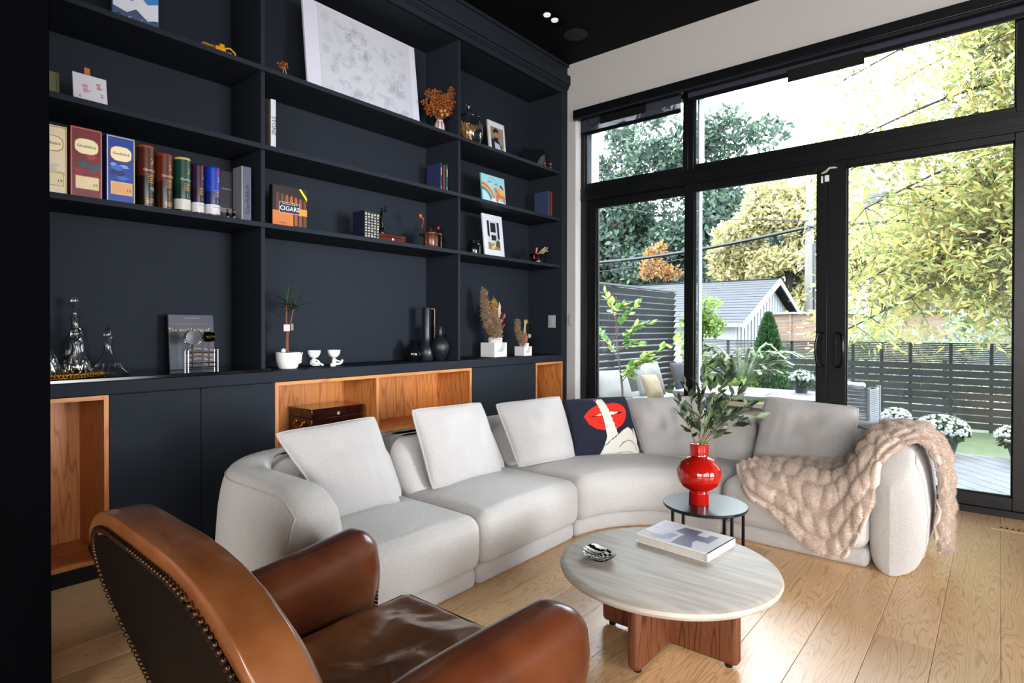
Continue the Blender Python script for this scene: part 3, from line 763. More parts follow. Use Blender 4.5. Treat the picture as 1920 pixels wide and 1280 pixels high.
for e in ends:
    b0 = Vector((rnd.uniform(-.01, .01), rnd.uniform(-.01, .01), -.02)); e = Vector((e[0] * 1.0 - .0, e[0] * .75 + e[1], e[2] * .98))
    pts = []
    for i in range(9):
        t = i / 8; p = b0.lerp(e, t); p.z += .03 * math.sin(PI * t); p += Vector((rnd.uniform(-1, 1), rnd.uniform(-1, 1), 0)) * .003; pts.append(p)
    br = build('branch', MB().tube(pts, [.0025 * (1 - .6 * i / 8) for i in range(9)], 6), mat('olive_stem', '#6a5d42', .8), ol)
    ROOTM[br.name] = ROOTM[ol.name]
    for k in range(15):
        t = .26 + .74 * k / 14; x = t * 8; i = min(7, int(x)); p = pts[i].lerp(pts[i + 1], x - i); d = (pts[i + 1] - pts[i]).normalized()
        sd = Vector((rnd.uniform(-1, 1), rnd.uniform(-1, 1), rnd.uniform(-.5, .6))).normalized()
        dd = (d * .8 + sd * .9).normalized() if k < 14 else d
        put_leaf(rnd.choice([LM[0], LM[0], LM[1], LM[2]]), br, p, dd, rnd.uniform(-PI, PI), rnd.uniform(.6, 1.15))

# ------------------------------------------------------------ leather armchair
ac = thing('leather_armchair', 'worn cognac leather club armchair with nailhead trim in the foreground', 'armchair', (2.01, -3.85, 0))
def apart(name, mb, m=LEATHER, **k): return build(name, mb, m, ac, world=True, **k)
def backfn(x, d, z):
    # x -1..1 across, d 0(rear)..1(front), z 0..1 up; barrel-shaped reclined back
    u = x; top = .80 - .125 * abs(u) ** 3.2; zz = lerp(.12, top, z)
    hw = lerp(.35, .418, min(1, z * 1.4))
    yr = -4.262 + .028 * u * u - .015 * u + .34 * (top - zz) ** 1.0
    return (1.995 + u * hw, yr + d * .105 + (.02 * (1 - u * u) * math.sin(PI * z) * d), zz)
hb_ = MB().soft((-1, -.5, -.5), (1, .5, .5), .16, lambda x, y, z: backfn(x, y + .5, z + .5), seg=(12, 3, 8), k=7)
apart('backrest', hb_, LEATHC)
# nail line on the rear face
nm = MB(); pts = []
for i in range(61):
    a = PI * i / 60
    ce, se = math.copysign(abs(math.cos(a)) ** .30, math.cos(a)), math.sin(a) ** .30
    pts.append((-ce * .93, .12 + se * .835 if 0 < i < 60 else .12))
trim = []
NP = []
for k in range(len(pts) - 1):
    (a, b), (c, d) = pts[k], pts[k + 1]
    A = Vector(backfn(a, 0, b)); B = Vector(backfn(c, 0, d)); n_ = max(1, int((B - A).length / .0115))
    for i in range(n_): NP.append(A.lerp(B, i / n_))
for p in NP: nm.lathe([(.0065, 0), (.006, .003), (.004, .005), (.0005, .0065)], 8, M=Matrix.Translation(p + Vector((0, -.001, 0))) @ Matrix.Rotation(PI / 2, 4, 'X'))
apart('nailhead_trim', nm, NAIL, kind='stuff')
bp_ = MB().grid([[Vector(backfn(lerp(-.90, .90, j / 20), 0, lerp(.12, .93, i / 12))) + Vector((0, -.002, 0)) for j in range(21)] for i in range(13)])
apart('rear_panel', bp_, mat('shaded_leather', '#0b0503', .7, spec=.1, bump=.1, bscale=30, var=.3, vscale=6))  # rear leather coloured near black to stand in for shade
def arm_chair(x0, x1, flare, yb=-4.10, yf=-3.475):
    def fn(x, y, z):
        t = (y - yb) / (yf - yb); u = (x - (x0 + x1) / 2) / ((x1 - x0) / 2)
        xo = flare * t * t * .055
        zt = z
        if z > .3: zt = z + .02 * t - .02 * (1 - t)
        if z < .38: x_ = x + (-.03 * u * math.sin(PI * max(0, (z - .1) / .28)) if z > .1 else 0)
        else: x_ = x
        y2 = y + (.03 * math.sin(PI * min(1, max(0, (z - .1) / .42))) if t > .8 else 0)
        return (x_ + xo, y2, zt)
    return MB().soft((x0, yb, .10), (x1, yf, .515), .068, fn, seg=(3, 10, 6), k=6)
apart('arm', arm_chair(1.59, 1.745, -1)); apart('arm', arm_chair(2.245, 2.40, 1))
for x, s_ in ((1.665, -1), (2.325, 1)):
    m2 = MB()
    for k in range(24):
        for sx in (-1, 1):
            m2.lathe([(.005, 0), (.004, .003), (.0005, .004)], 8, M=Matrix.Translation((x + sx * .05 + s_ * .045, -3.482, .13 + k * .0115)) @ Matrix.Rotation(-PI / 2, 4, 'X'))
    apart('nailhead_trim', m2, NAIL, kind='stuff')
apart('seat_frame', MB().soft((1.70, -4.08, .10), (2.29, -3.50, .245), .03, None, seg=(4, 4, 2)))
def cushfn(x, y, z):
    u = (x - 2.0) / .27; v = (y + 3.73) / .31
    if z > .28:
        q = max(0, 1 - u * u) * max(0, 1 - v * v)
        z += .03 * q ** .6
        z += .013 * noise.noise(Vector((x * 9 + y * 7, y * 8 - x * 9, 1.3))) * q ** .3 + .009 * abs(noise.noise(Vector((x * 16 - y * 9, y * 20, 4)))) * q ** .3
    return (x, y, z)
apart('seat_cushion', MB().soft((1.735, -4.03, .245), (2.262, -3.415, .335), .035, cushfn, seg=(30, 36, 2), k=4), LEATHC)
pc = [(1.742, -4.0, .325), (1.74, -3.44, .327), (1.76, -3.423, .328), (2.24, -3.423, .328), (2.258, -3.44, .327), (2.256, -4.0, .325)]
apart('piping', MB().tube(pc, .0055, 8), LEATHC)
for x, y in ((1.66, -4.02), (2.35, -4.02), (1.63, -3.53), (2.38, -3.53)):
    build('leg', MB().lathe([(.014, 0), (.018, .03), (.024, .07), (.026, .105)], 12, x, y), mat('dark_leg', '#1a0d08', .4), ac, world=True)

# ------------------------------------------------------------ garden outside
GZ = -.36
OUTDOOR = True      # garden materials keep the low albedos of real leaves, asphalt and stained wood
DECKM = mat('deck_grey', '#6d737b', .6, var=.35, vscale=9, stretch=(1, 1, 1), bump=.05)
GRASS = mat('grass', '#3c5c20', .9, col2='#5a6a30', vscale=6, bump=.4, bscale=90)
FENCE = mat('fence_charcoal', '#20242b', .7, var=.3, vscale=4, bump=.1, bscale=40)
lawn = struct('ground', MB().box(-30, 16, .3, 45, GZ - .3, GZ), GRASS)
deck = struct('deck', MB().box(-1.2, 5.6, .3, 2.56, GZ, -.075), BLACK)
dv = Vector((-.637, .771, 0)); pv = Vector((.771, .637, 0))
def clip(poly, x0, x1, y0, y1):
    for ax, s_, lim in ((0, 1, x0), (0, -1, -x1), (1, 1, y0), (1, -1, -y1)):
        out = []
        for i in range(len(poly)):
            a, b = poly[i], poly[(i + 1) % len(poly)]; fa, fb = s_ * a[ax] - lim, s_ * b[ax] - lim
            if fa >= 0: out.append(a)
            if (fa >= 0) != (fb >= 0):
                t = fa / (fa - fb); out.append(a.lerp(b, t))
        poly = out
        if len(poly) < 3: return []
    return poly
k = -20
while k < 60:
    a = pv * (k * .135); P0 = Vector((0, 0, 0)) + a
    q = [P0 - dv * 12, P0 + dv * 12, P0 + pv * .129 + dv * 12, P0 + pv * .129 - dv * 12]
    q = clip(q, -1.2, 5.6, .305, 2.58)
    if len(q) >= 3:
        n = len(q); mb = MB().add([(p.x, p.y, -.075) for p in q] + [(p.x, p.y, -.06) for p in q], [tuple(range(n, 2 * n)), tuple(reversed(range(n)))] + [(i, (i + 1) % n, (i + 1) % n + n, i + n) for i in range(n)])
        mb.f = [tuple(reversed(f)) for f in mb.f]
        build('deck_board', mb, DECKM, deck, sharp=0)
    k += 1
# back fence
ft = thing('back_fence', 'charcoal horizontal board fence with fine slats on top across the back lawn', 'fence', (1.5, 6.3, GZ))
z = GZ + .04
for i in range(9):
    build('board', MB().box(-1.6, 5.4, 6.3, 6.32, z, z + .092), FENCE, ft, world=True); z += .107
lm = MB(); z0 = z
for i in range(11): lm.box(-1.6, 5.4, 6.3, 6.315, z0 + i * .0272, z0 + i * .0272 + .016)
build('slat', lm, FENCE, ft, world=True, kind='stuff')
build('cap_rail', MB().box(-1.62, 5.42, 6.27, 6.36, .915, .935), FENCE, ft, world=True)
for x in (-1.3, -.75, -.2, .35, .9, 1.28, 1.68, 2.06, 2.56, 3.03, 3.6, 4.2): build('post', MB().box(x, x + .045, 6.32, 6.36, GZ, .915), FENCE, ft, world=True)
# side privacy screen
FENCE2 = mat('screen_charcoal', '#363b45', .6, var=.3, vscale=4, bump=.1, bscale=40)
sf = thing('privacy_screen', 'tall charcoal louvred privacy screen along the left side of the deck', 'fence', (-1, 2.8, GZ))
z = GZ + .05; i = 0
while z < 1.70:
    build('slat', MB().add([(-1.03, .6, z), (-1.01, .6, z - .012), (-1.01, 4.6, z - .012), (-1.03, 4.6, z), (-1.0, .6, z + .076), (-.965, .6, z + .064), (-.965, 4.6, z + .064), (-1.0, 4.6, z + .076)], [(0, 1, 2, 3), (7, 6, 5, 4), (1, 5, 6, 2), (0, 3, 7, 4), (0, 4, 5, 1), (3, 2, 6, 7)]), FENCE2, sf, world=True, sharp=0); z += .093; i += 1
build('cap_rail', MB().box(-1.06, -.95, .55, 4.65, 1.735, 1.76), FENCE2, sf, world=True)
for y in (.6, 2.6, 4.56): build('post', MB().box(-1.09, -1.02, y, y + .07, GZ, 1.735), FENCE2, sf, world=True)
# dark louvre fence panel joining the screen to the back fence is the back fence itself (x < -0.2)

# garage
gr = thing('garage', 'white board-and-batten garage with grey shingle gable roof beyond the fence', 'garage', (-5, 13.4, GZ))
XG, Y1g, Y2g, ZE, ZA = -2.05, 10.6, 16.2, 1.32, 2.55; YM = (Y1g + Y2g) / 2
WG = mat('garage_white', '#a9acb0', .7)
gw = MB(); gw.add([(XG, Y1g, GZ), (XG, Y2g, GZ), (XG, Y2g, ZE + .06), (XG, YM, ZA - .1), (XG, Y1g, ZE + .06), (XG - .1, Y1g, GZ), (XG - .1, Y2g, GZ), (XG - .1, Y2g, ZE + .06), (XG - .1, YM, ZA - .1), (XG - .1, Y1g, ZE + .06)], [(0, 1, 2, 3, 4), (9, 8, 7, 6, 5), (0, 5, 6, 1), (1, 6, 7, 2), (4, 9, 5, 0)])
gw.box(-9.5, XG - .1, Y1g, Y1g + .1, GZ, ZE + .05).box(-9.5, XG - .1, Y2g - .1, Y2g, GZ, ZE + .05)
build('wall', gw, WG, gr, world=True, sharp=0)
y = Y1g + .12
while y < Y2g:
    zt = ZE + (ZA - ZE) * (1 - abs(y - YM) / (YM - Y1g)) - .1
    build('batten', MB().box(XG, XG + .03, y, y + .05, GZ, zt), WG, gr, world=True, sharp=0); y += .27
SHI = mat('shingle_grey', '#383c45', .9, var=.35, vscale=3, stretch=(1, 6, 6))
for sgn, ye in ((1, Y1g), (-1, Y2g)):
    n = 16
    for i in range(n):
        t0, t1 = i / n, (i + 1) / n + .02
        ya, yb2 = lerp(ye - sgn * .3, YM, t0), lerp(ye - sgn * .3, YM, t1); sl = (ZA - ZE) / (YM - Y1g + .3)
        za = ZE - .05 + (ZA - ZE + .05) * t0; zb = ZE - .05 + (ZA - ZE + .05) * t1
        build('shingle_course', MB().add([(-9.8, ya, za), (XG + .3, ya, za), (XG + .3, yb2, zb), (-9.8, yb2, zb), (-9.8, ya, za + .03), (XG + .3, ya, za + .03), (XG + .3, yb2, zb + .012), (-9.8, yb2, zb + .012)], [(0, 1, 2, 3), (7, 6, 5, 4), (0, 4, 5, 1), (1, 5, 6, 2), (2, 6, 7, 3), (3, 7, 4, 0)]), SHI, gr, world=True, sharp=0)
    a, b = Vector((XG + .3, ye - sgn * .32, ZE - .06)), Vector((XG + .3, YM, ZA))
    build('bargeboard', MB().add([(a.x, a.y, a.z - .12), (a.x + .03, a.y, a.z - .12), (a.x + .03, a.y, a.z + .03), (a.x, a.y, a.z + .03), (b.x, b.y, b.z - .14), (b.x + .03, b.y, b.z - .14), (b.x + .03, b.y, b.z + .03), (b.x, b.y, b.z + .03)], [(0, 1, 2, 3), (7, 6, 5, 4), (1, 5, 6, 2), (0, 3, 7, 4), (0, 4, 5, 1), (3, 2, 6, 7)]), mat('trim_white', '#b5b8bd', .5), gr, world=True, sharp=0)
build('gutter', MB().box(-9.8, XG + .3, Y1g - .42, Y1g - .30, ZE - .14, ZE - .04), MC['trim_white'], gr, world=True)

# utility pole and wires
POLE = mat('pole_wood', '#7d7a70', .9, var=.3, vscale=3, stretch=(1, 1, .2))
up = thing('utility_pole', 'weathered wooden utility pole beyond the garage', 'utility pole', (-1.2, 14.4, GZ))
build('pole', MB().tube([(0, 0, 0), (0, 0, 3), (0, 0, 5.75)], [.14, .125, .10], 16), POLE, up)
build('insulator', MB().box(-.16, .2, -.14, -.1, 4.95, 5.0).sphere((.2, -.12, 5.05), .05, 6).sphere((-.16, -.12, 5.05), .05, 6).box(-.02, .04, -.18, -.1, 4.3, 4.5), BLACKM, up)
build('meter_globe', MB().sphere((.12, -.15, 2.75), .08, 8), SILVER, up)
build('conduit', MB().tube([(.15, -.05, 0), (.15, -.05, 4.0)], .03, 6), BLACKM, up)
def wire(pts, r, label):
    out = []
    for (a, b) in zip(pts, pts[1:]):
        a, b = Vector(a), Vector(b)
        for i in range(13):
            t = i / 12; p = a.lerp(b, t); p.z -= .25 * math.sin(PI * t) * (a - b).length / 10; out.append(p)
    return tag(build('power_line', MB().tube(out, r, 5), BLACKM, loc=tuple(Vector(pts[0])), world=True), label, 'cable')
wire([(-9.4, 12.5, 3.35), (-1.2, 14.3, 4.12)], .055, 'thick bundled black cable sagging from the left to the pole')
wire([(-1.2, 14.3, 4.12), (6, 15.5, 4.6)], .04, 'black cable running right from the pole through the yellow tree')
wire([(-9.5, 15, 6.1), (-1.2, 14.3, 4.3)], .012, 'thin upper wire sloping down to the pole in front of the dark tree')
wire([(-12, 13, 3.05), (-1.2, 14.3, 3.95)], .012, 'lowest thin wire crossing above the garage roof')

# foliage clouds
rs = np.random.RandomState(5)
def leaves(n, centers, size, aspect=.45, droop=0., shellb=.6):
    """n small leaf quads scattered inside ellipsoids (c, r)"""
    C = np.array([c[0] for c in centers], float); Rr = np.array([c[1] for c in centers], float)
    vol = Rr.prod(1) ** .8; pick = rs.choice(len(C), n, p=vol / vol.sum())
    d = rs.normal(size=(n, 3)); d /= np.linalg.norm(d, axis=1)[:, None]
    rad = rs.uniform(0, 1, n) ** (1 / 3 * (1 - shellb) + .12); P_ = C[pick] + d * rad[:, None] * Rr[pick]
    t = rs.normal(size=(n, 3)); t[:, 2] -= droop; t /= np.linalg.norm(t, axis=1)[:, None]
    b = np.cross(t, rs.normal(size=(n, 3))); b /= np.linalg.norm(b, axis=1)[:, None]
    s_ = (size * rs.uniform(.6, 1.3, n))[:, None]
    V = np.stack([P_, P_ + t * s_ * .45 + b * s_ * aspect * .5, P_ + t * s_, P_ + t * s_ * .45 - b * s_ * aspect * .5], 1).reshape(-1, 3)
    F = np.arange(4 * n).reshape(-1, 4)
    return V, F
def cloud(name, V, F, m, parent, kind='stuff'):
    iv = ROOTM[parent.name].inverted(); T = np.array(iv)[:3, :3]; t = np.array(iv)[:3, 3]
    V = V @ T.T + t; me = bpy.data.meshes.new(name); nv = len(V); nf = len(F)
    me.vertices.add(nv); me.vertices.foreach_set('co', V.astype(np.float32).ravel()); me.loops.add(nf * 4); me.loops.foreach_set('vertex_index', F.astype(np.int32).ravel())
    me.polygons.add(nf); me.polygons.foreach_set('loop_start', np.arange(0, nf * 4, 4, dtype=np.int32)); me.update(calc_edges=True); me.materials.append(m)
    o = bpy.data.objects.new(name, me); COL.objects.link(o); o.parent = parent
    if kind: o['kind'] = kind
    return o
def tree(name, label, base, blobs, n, size, m, trunk_h, tr, group=None, aspect=.5, droop=0., shellb=.6, barkc='#2e2822', nb=10, cat='tree'):
    r = thing(name, label, cat, base, 0, group); B = Vector(base)
    V, F = leaves(n, blobs, size, aspect, droop, shellb); cloud('foliage', V, F, m, r)
    mb = MB(); top = B + Vector((0, 0, trunk_h)); mb.tube([B, B.lerp(top, .5) + Vector((tr * .5, 0, 0)), top], [tr, tr * .8, tr * .6], 10)
    build('trunk', mb, mat('bark', barkc, .9, bump=.4, bscale=20), r, world=True)
    mb = MB(); rr = random.Random(len(label))
    for c, rad in blobs[:nb]:
        c = Vector(c); a = B.lerp(top, rr.uniform(.6, 1))
        mb.tube([a, a.lerp(c, .5) + Vector((0, 0, -.05 * (c - a).length)), c, c + (c - a) * .25], [tr * .4, tr * .3, tr * .2, tr * .08], 6)
        for q in range(5):
            e = c + Vector((rr.uniform(-1, 1) * rad[0], rr.uniform(-1, 1) * rad[1], rr.uniform(-.8, .9) * rad[2])); mb.tube([c, c.lerp(e, .5) + Vector((0, 0, .05)), e], [tr * .15, tr * .1, tr * .03], 5)
    build('branch', mb, MC['bark'], r, world=True, kind='stuff')
    return r
GREEN = mat('leaf_bluegreen', '#1f2f22', .6, island=['#26403a', '#3b5a4c', '#57785a', '#44655a', '#6b8a5c'], trl=.35)
YEL = mat('leaf_yellow', '#5a4a12', .6, island=['#dccb50', '#f0d860', '#a9bf58', '#e6dc70', '#7fa048', '#f2d468'], trl=.55)
YEL2 = mat('leaf_yellow_far', '#5a4a12', .6, island=['#d8c878', '#e6d486', '#b4bd78', '#e8d47c', '#c8b068'], trl=.45)
ORG = mat('leaf_orange', '#5a4a12', .6, island=['#c07818', '#cc8e22', '#a86414'], trl=.4)
LIME = mat('leaf_lime', '#4d7a14', .5, island=['#5f8a24', '#84ac30', '#a2c43c', '#4d7426'], trl=.5)
PALEG = mat('leaf_pale', '#7d9a5a', .6, island=['#7c9c62', '#a0b880', '#c2cfa6', '#5f8248'], trl=.4)
DGREEN = mat('leaf_cedar', '#183414', .6, island=['#255220', '#37702a', '#2c5f24', '#478234'], trl=.2)
rr = random.Random(3)
def blobs(c, R_, n, r0, r1, seed=0):
    q = random.Random(seed); out = []
    while len(out) < n:
        d = Vector((q.uniform(-1, 1), q.uniform(-1, 1), q.uniform(-1, 1)))
        if d.length > 1: continue
        s_ = q.uniform(r0, r1); out.append(((c[0] + d.x * R_[0], c[1] + d.y * R_[1], c[2] + d.z * R_[2]), (s_, s_, s_ * .75)))
    return out
tree('maple_tree', 'large blue-green leafy tree behind the garage at left', (-11, 22.5, GZ), blobs((-10.9, 22.5, 5.2), (6.2, 2.0, 4.0), 80, 1.0, 1.7, 1) + blobs((-10.2, 22.5, 10.0), (6.0, 1.5, 1.9), 40, .55, 1.0, 2), 62000, .30, GREEN, 5, .3, nb=24)
tree('orange_shrub_tree', 'small tree with orange autumn leaves in front of the dark green tree', (-7.3, 17, GZ), blobs((-7.2, 17, 3.7), (.8, .5, .7), 9, .25, .4, 4), 1100, .16, ORG, 3.4, .06, nb=6)
tree('far_yellow_tree', 'pale yellow tree behind the utility pole', (-2.5, 17.2, GZ), blobs((-2.7, 17.2, 4.1), (2.5, 1.0, 2.5), 44, .5, .85, 6), 25000, .2, YEL2, 4, .2, nb=14)
tree('far_yellow_tree', 'pale yellow-green tree far right behind the hanging yellow foliage', (2.2, 22, GZ), blobs((2.0, 22, 4.4), (2.8, 1.2, 2.6), 30, .6, .9, 8), 9000, .22, YEL2, 4, .2, nb=14)
# near tree: long drooping twigs with pointed leaves
nt_ = thing('honey_locust_tree', 'near yellow-green tree with drooping pointed leaves hanging over the lawn at right', 'tree', (5.2, 5.2, GZ))
Vs = []; Fs = []; cnt = 0; tw = MB(); rq = random.Random(21)
limbs = []
for i in range(56):
    e = Vector((rq.uniform(1.35, 4.2), rq.uniform(3.6, 5.6), rq.uniform(1.0, 5.4)))
    if e.x < 1.9 and e.z > 3.7: e.x = rq.uniform(2.2, 4)
    a = Vector((5.2, 5.2, lerp(2.2, 5.6, (e.z - 1) / 4.6))); mid = a.lerp(e, .55) + Vector((0, 0, .35))
    limbs.append([a, mid, e]); 
limbs.append([Vector((5.2, 5.2, 5.5)), Vector((3.2, 4.9, 5.6)), Vector((1.0, 4.5, 4.9))])
limbs.append([Vector((5.2, 5.2, 5.2)), Vector((3.0, 4.8, 5.1)), Vector((1.5, 4.4, 4.5))])
Pl = []
for L_ in limbs:
    pts = [catmull(L_[0], L_[0], L_[1], L_[2], t / 6) for t in range(6)] + [catmull(L_[0], L_[1], L_[2], L_[2], t / 8) for t in range(9)]
    tw.tube(pts, [.030 * (1 - i / 16) + .003 for i in range(15)], 5)
    for p in pts[3:]:
        for s_ in range(9):
            q = p + Vector((rq.gauss(0, .30), rq.gauss(0, .25), rq.gauss(-.08, .26))); 
            if rq.random() < .4: tw.tube([p, p.lerp(q, .5) + Vector((0, 0, .03)), q], [.006, .004, .002], 4)
            Pl.append(q)
Pl = np.array([tuple(p) for p in Pl]); 
n = 56000; pk = rs.choice(len(Pl), n); ctr = Pl[pk] + rs.normal(size=(n, 3)) * np.array([.11, .11, .09])
keep = (ctr[:, 2] > .85) & (ctr[:, 0] < 5.2) & ~((ctr[:, 0] < 2.6) & (ctr[:, 2] > 3.9) & (rs.uniform(size=n) < .6)); ctr = ctr[keep]; n = len(ctr)
t = rs.normal(size=(n, 3)) * np.array([1, 1, .5]); t[:, 2] -= .55; t /= np.linalg.norm(t, axis=1)[:, None]
b = np.cross(t, rs.normal(size=(n, 3))); b /= np.linalg.norm(b, axis=1)[:, None]; s_ = (.125 * rs.uniform(.6, 1.35, n))[:, None]
V = np.stack([ctr, ctr + t * s_ * .4 + b * s_ * .15, ctr + t * s_, ctr + t * s_ * .4 - b * s_ * .15], 1).reshape(-1, 3)
cloud('foliage', V, np.arange(4 * n).reshape(-1, 4), YEL, nt_)
build('twigs', tw, mat('bark', '#2e2822', .9), nt_, world=True, kind='stuff')
build('trunk', MB().tube([(5.2, 5.2, GZ), (5.25, 5.2, 2), (5.2, 5.2, 5.6)], [.2, .16, .1], 12), MC['bark'], nt_, world=True)
# shrubs and hedge beyond the fence
hb = thing('mixed_hedge', 'pale green garden shrubs seen just above the back fence', 'hedge', (2.4, 8.2, GZ))
V, F = leaves(9000, blobs((2.4, 8.4, .5), (3.4, .7, .75), 34, .3, .5, 12), .1, .5); cloud('foliage', V, F, PALEG, hb)
V, F = leaves(2600, blobs((.1, 8.6, .3), (1.2, .5, .6), 10, .3, .45, 13), .11, .5); cloud('foliage_dark', V, F, DGREEN, hb)
build('stems', MB().tube([(2.4, 8.2, GZ), (2.4, 8.3, .6)], .04, 6).tube([(1.2, 8.2, GZ), (1.2, 8.3, .6)], .04, 6).tube([(3.6, 8.2, GZ), (3.6, 8.3, .6)], .04, 6), MC['bark'], hb, world=True)
# distant timber fence and house
wf = thing('timber_fence', 'light cedar board fence in the distance right of the pole', 'fence', (.6, 11.5, GZ))
CED = mat('cedar', '#94765c', .8, var=.3, vscale=3, stretch=(1, 1, 6))
for i in range(11): build('board', MB().box(-1.5, 2.2, 11.5, 11.52, GZ + i * .17, GZ + i * .17 + .16), CED, wf, world=True)
for x in (-1.0, -.05, .5, 1.3): build('post', MB().box(x, x + .06, 11.46, 11.5, GZ, 1.53), CED, wf, world=True)
build('cap_rail', MB().box(-1.6, 2.3, 11.4, 11.6, 1.51, 1.56), mat('cap_pale', '#7c7d80', .6), wf, world=True)
hs = thing('neighbour_house', 'grey gabled house with dark windows half hidden behind the yellow leaves', 'house', (1.5, 26, GZ))
build('wall', MB().box(-1.4, 6, 26, 30, GZ, 5.6), mat('house_grey', '#6f7478', .8), hs, world=True)
build('roof', MB().add([(-1.9, 25.6, 5.5), (6.4, 25.6, 5.5), (6.4, 30.4, 5.5), (-1.9, 30.4, 5.5), (-1.9, 28, 7.6), (6.4, 28, 7.6)], [(0, 1, 5, 4), (2, 3, 4, 5), (1, 2, 5), (3, 0, 4), (3, 2, 1, 0)]), SHI, hs, world=True, sharp=0)
for x, z in ((-1.0, 3.6), (.2, 3.6), (-1.0, 1.6), (.2, 1.6), (1.6, 3.6), (1.6, 1.6)):
    f_ = build('window', MB().box(x, x + .7, 25.93, 26, z, z + 1.1), MC['trim_white'], hs, world=True); 
    build('pane', MB().box(x + .06, x + .64, 25.9, 25.93, z + .06, z + 1.04), GLOSSB, f_, world=True)
# conifer
cf = thing('cedar_shrub', 'conical green cedar in front of the garage', 'shrub', (.28, 5.3, GZ))
V = []; n = 8000
hh = rs.uniform(0, 1, n); ang = rs.uniform(0, 2 * PI, n); rad = (.37 * (1 - hh) ** .7 * np.where(hh < .15, .7 + hh * 2, 1)) * rs.uniform(.6, 1.08, n)
ctr = np.stack([.28 + rad * np.cos(ang), 5.3 + rad * np.sin(ang), GZ + .1 + hh * 1.62], 1); t = np.stack([np.cos(ang) * .5, np.sin(ang) * .5, np.ones(n)], 1) + rs.normal(size=(n, 3)) * .3; t /= np.linalg.norm(t, axis=1)[:, None]
b = np.cross(t, rs.normal(size=(n, 3))); b /= np.linalg.norm(b, axis=1)[:, None]; s_ = .075
V = np.stack([ctr, ctr + t * s_ * .5 + b * s_ * .2, ctr + t * s_, ctr + t * s_ * .5 - b * s_ * .2], 1).reshape(-1, 3)
cloud('foliage', V, np.arange(4 * n).reshape(-1, 4), DGREEN, cf); build('trunk', MB().tube([(.28, 5.3, GZ), (.28, 5.3, 1.2)], [.03, .01], 6), MC['bark'], cf, world=True)
# climbing vine over the end of the screen
cv_ = thing('climbing_vine', 'lime green climbing vine at the end of the privacy screen', 'vine', (-.7, 4.75, GZ))
V, F = leaves(1700, blobs((-.62, 4.9, .75), (.3, .12, .85), 22, .12, .22, 31), .085, .75); cloud('foliage', V, F, LIME, cv_)
build('stem', MB().tube([(-.7, 4.75, GZ), (-.65, 4.85, .5), (-.6, 4.9, 1.6)], [.02, .015, .008], 6), MC['bark'], cv_, world=True)
# variegated shrub: arching fronds
va = thing('variegated_shrub', 'pale variegated shrub with arching fronds in a planter', 'shrub', (.25, 4.1, -.1))
vb = MB(); rq = random.Random(8); fr = []
for i in range(52):
    a = rq.uniform(0, 2 * PI); L_ = rq.uniform(.45, .85); up_ = rq.uniform(.40, .85); pts = []
    for k in range(8):
        t = k / 7; pts.append(Vector((.25 + math.cos(a) * L_ * t, 4.1 + math.sin(a) * L_ * .5 * t, .12 + up_ * math.sin(t * 2.0) * .95)))
    vb.tube(pts, [.005 * (1 - k / 9) for k in range(8)], 4)
    for k in range(1, 8):
        for q in range(6):
            p = pts[k - 1].lerp(pts[k], q / 6); d = (pts[k] - pts[k - 1]).normalized()
            for s_ in (-1, 1):
                sd = Vector((-d.y, d.x, .1)) * s_ + d * .6; fr.append((p, sd.normalized() * .085))
P_ = np.array([tuple(f[0]) for f in fr]); T_ = np.array([tuple(f[1]) for f in fr]); B_ = np.cross(T_, [0, 0, 1.0]); B_ = B_ / (np.linalg.norm(B_, axis=1)[:, None] + 1e-6) * .021
V = np.stack([P_, P_ + T_ * .5 + B_, P_ + T_, P_ + T_ * .5 - B_], 1).reshape(-1, 3)
cloud('fronds', V, np.arange(len(P_) * 4).reshape(-1, 4), PALEG, va); build('stem', vb, MC['leaf_pale'], va, world=True, kind='stuff')
V, F = leaves(900, blobs((.15, 3.95, .22), (.45, .2, .2), 9, .1, .18, 41), .10, .8); cloud('foliage', V, F, LIME, va)
# planter boxes
CEDL = mat('cedar_light', '#8f7458', .7, var=.25, vscale=4, stretch=(1, 8, 8))
pb = thing('planter_box', 'long light wooden planter box on the lawn under the variegated shrub', 'planter', (.5, 4.1, GZ))
build('box', MB().box(-.35, 1.65, 3.75, 4.5, GZ, .1), CEDL, pb, world=True, bevel=.01); build('rim', MB().box(-.4, 1.7, 3.7, 3.78, .06, .12), CEDL, pb, world=True)
# mums in pots
MUMW = mat('mum_white', '#c9cccb', .8, island=['#b9bdbd', '#dfe2e2', '#a8ada6'], trl=.3)
def mum(label, loc, r, h, potr, group='white chrysanthemum bushes', n=330):
    g = thing('white_mum', label, 'flowers', loc, 0, group); x, y, z = loc
    build('pot', MB().lathe([(potr * .75, 0), (potr, h * .45), (potr * 1.06, h * .47), (potr * 1.0, h * .5), (.001, h * .48)], 24), mat('pot_grey', '#30343a', .5), g)
    V, F = leaves(1500, [((x, y, z + h * .8), (r * .93, r * .93, h * .42))], .045, .6, 0, .9); cloud('foliage', V, F, DGREEN, g)
    mb = MB(); q = random.Random(int(x * 99))
    for i in range(n):
        a = q.uniform(0, 2 * PI); e = q.uniform(-.15, 1); rr_ = math.sqrt(max(0, 1 - e * e)); p = Vector((rr_ * math.cos(a) * r, rr_ * math.sin(a) * r, h * .8 + e * h * .46))
        nr = Vector((p.x, p.y, (p.z - h * .8) * 1.5)).normalized(); M = Matrix.Translation(p) @ nr.to_track_quat('Z', 'Y').to_matrix().to_4x4(); s_ = q.uniform(.012, .02)
        mb.lathe([(s_, 0), (s_ * .8, .006), (.001, .009)], 6, M=M)
    build('blossoms', mb, MUMW, g, kind='stuff')
    return g
mum('white chrysanthemum bush in a grey pot just right of the fur throw', (2.72, 2.36, -.06), .22, .30, .13)
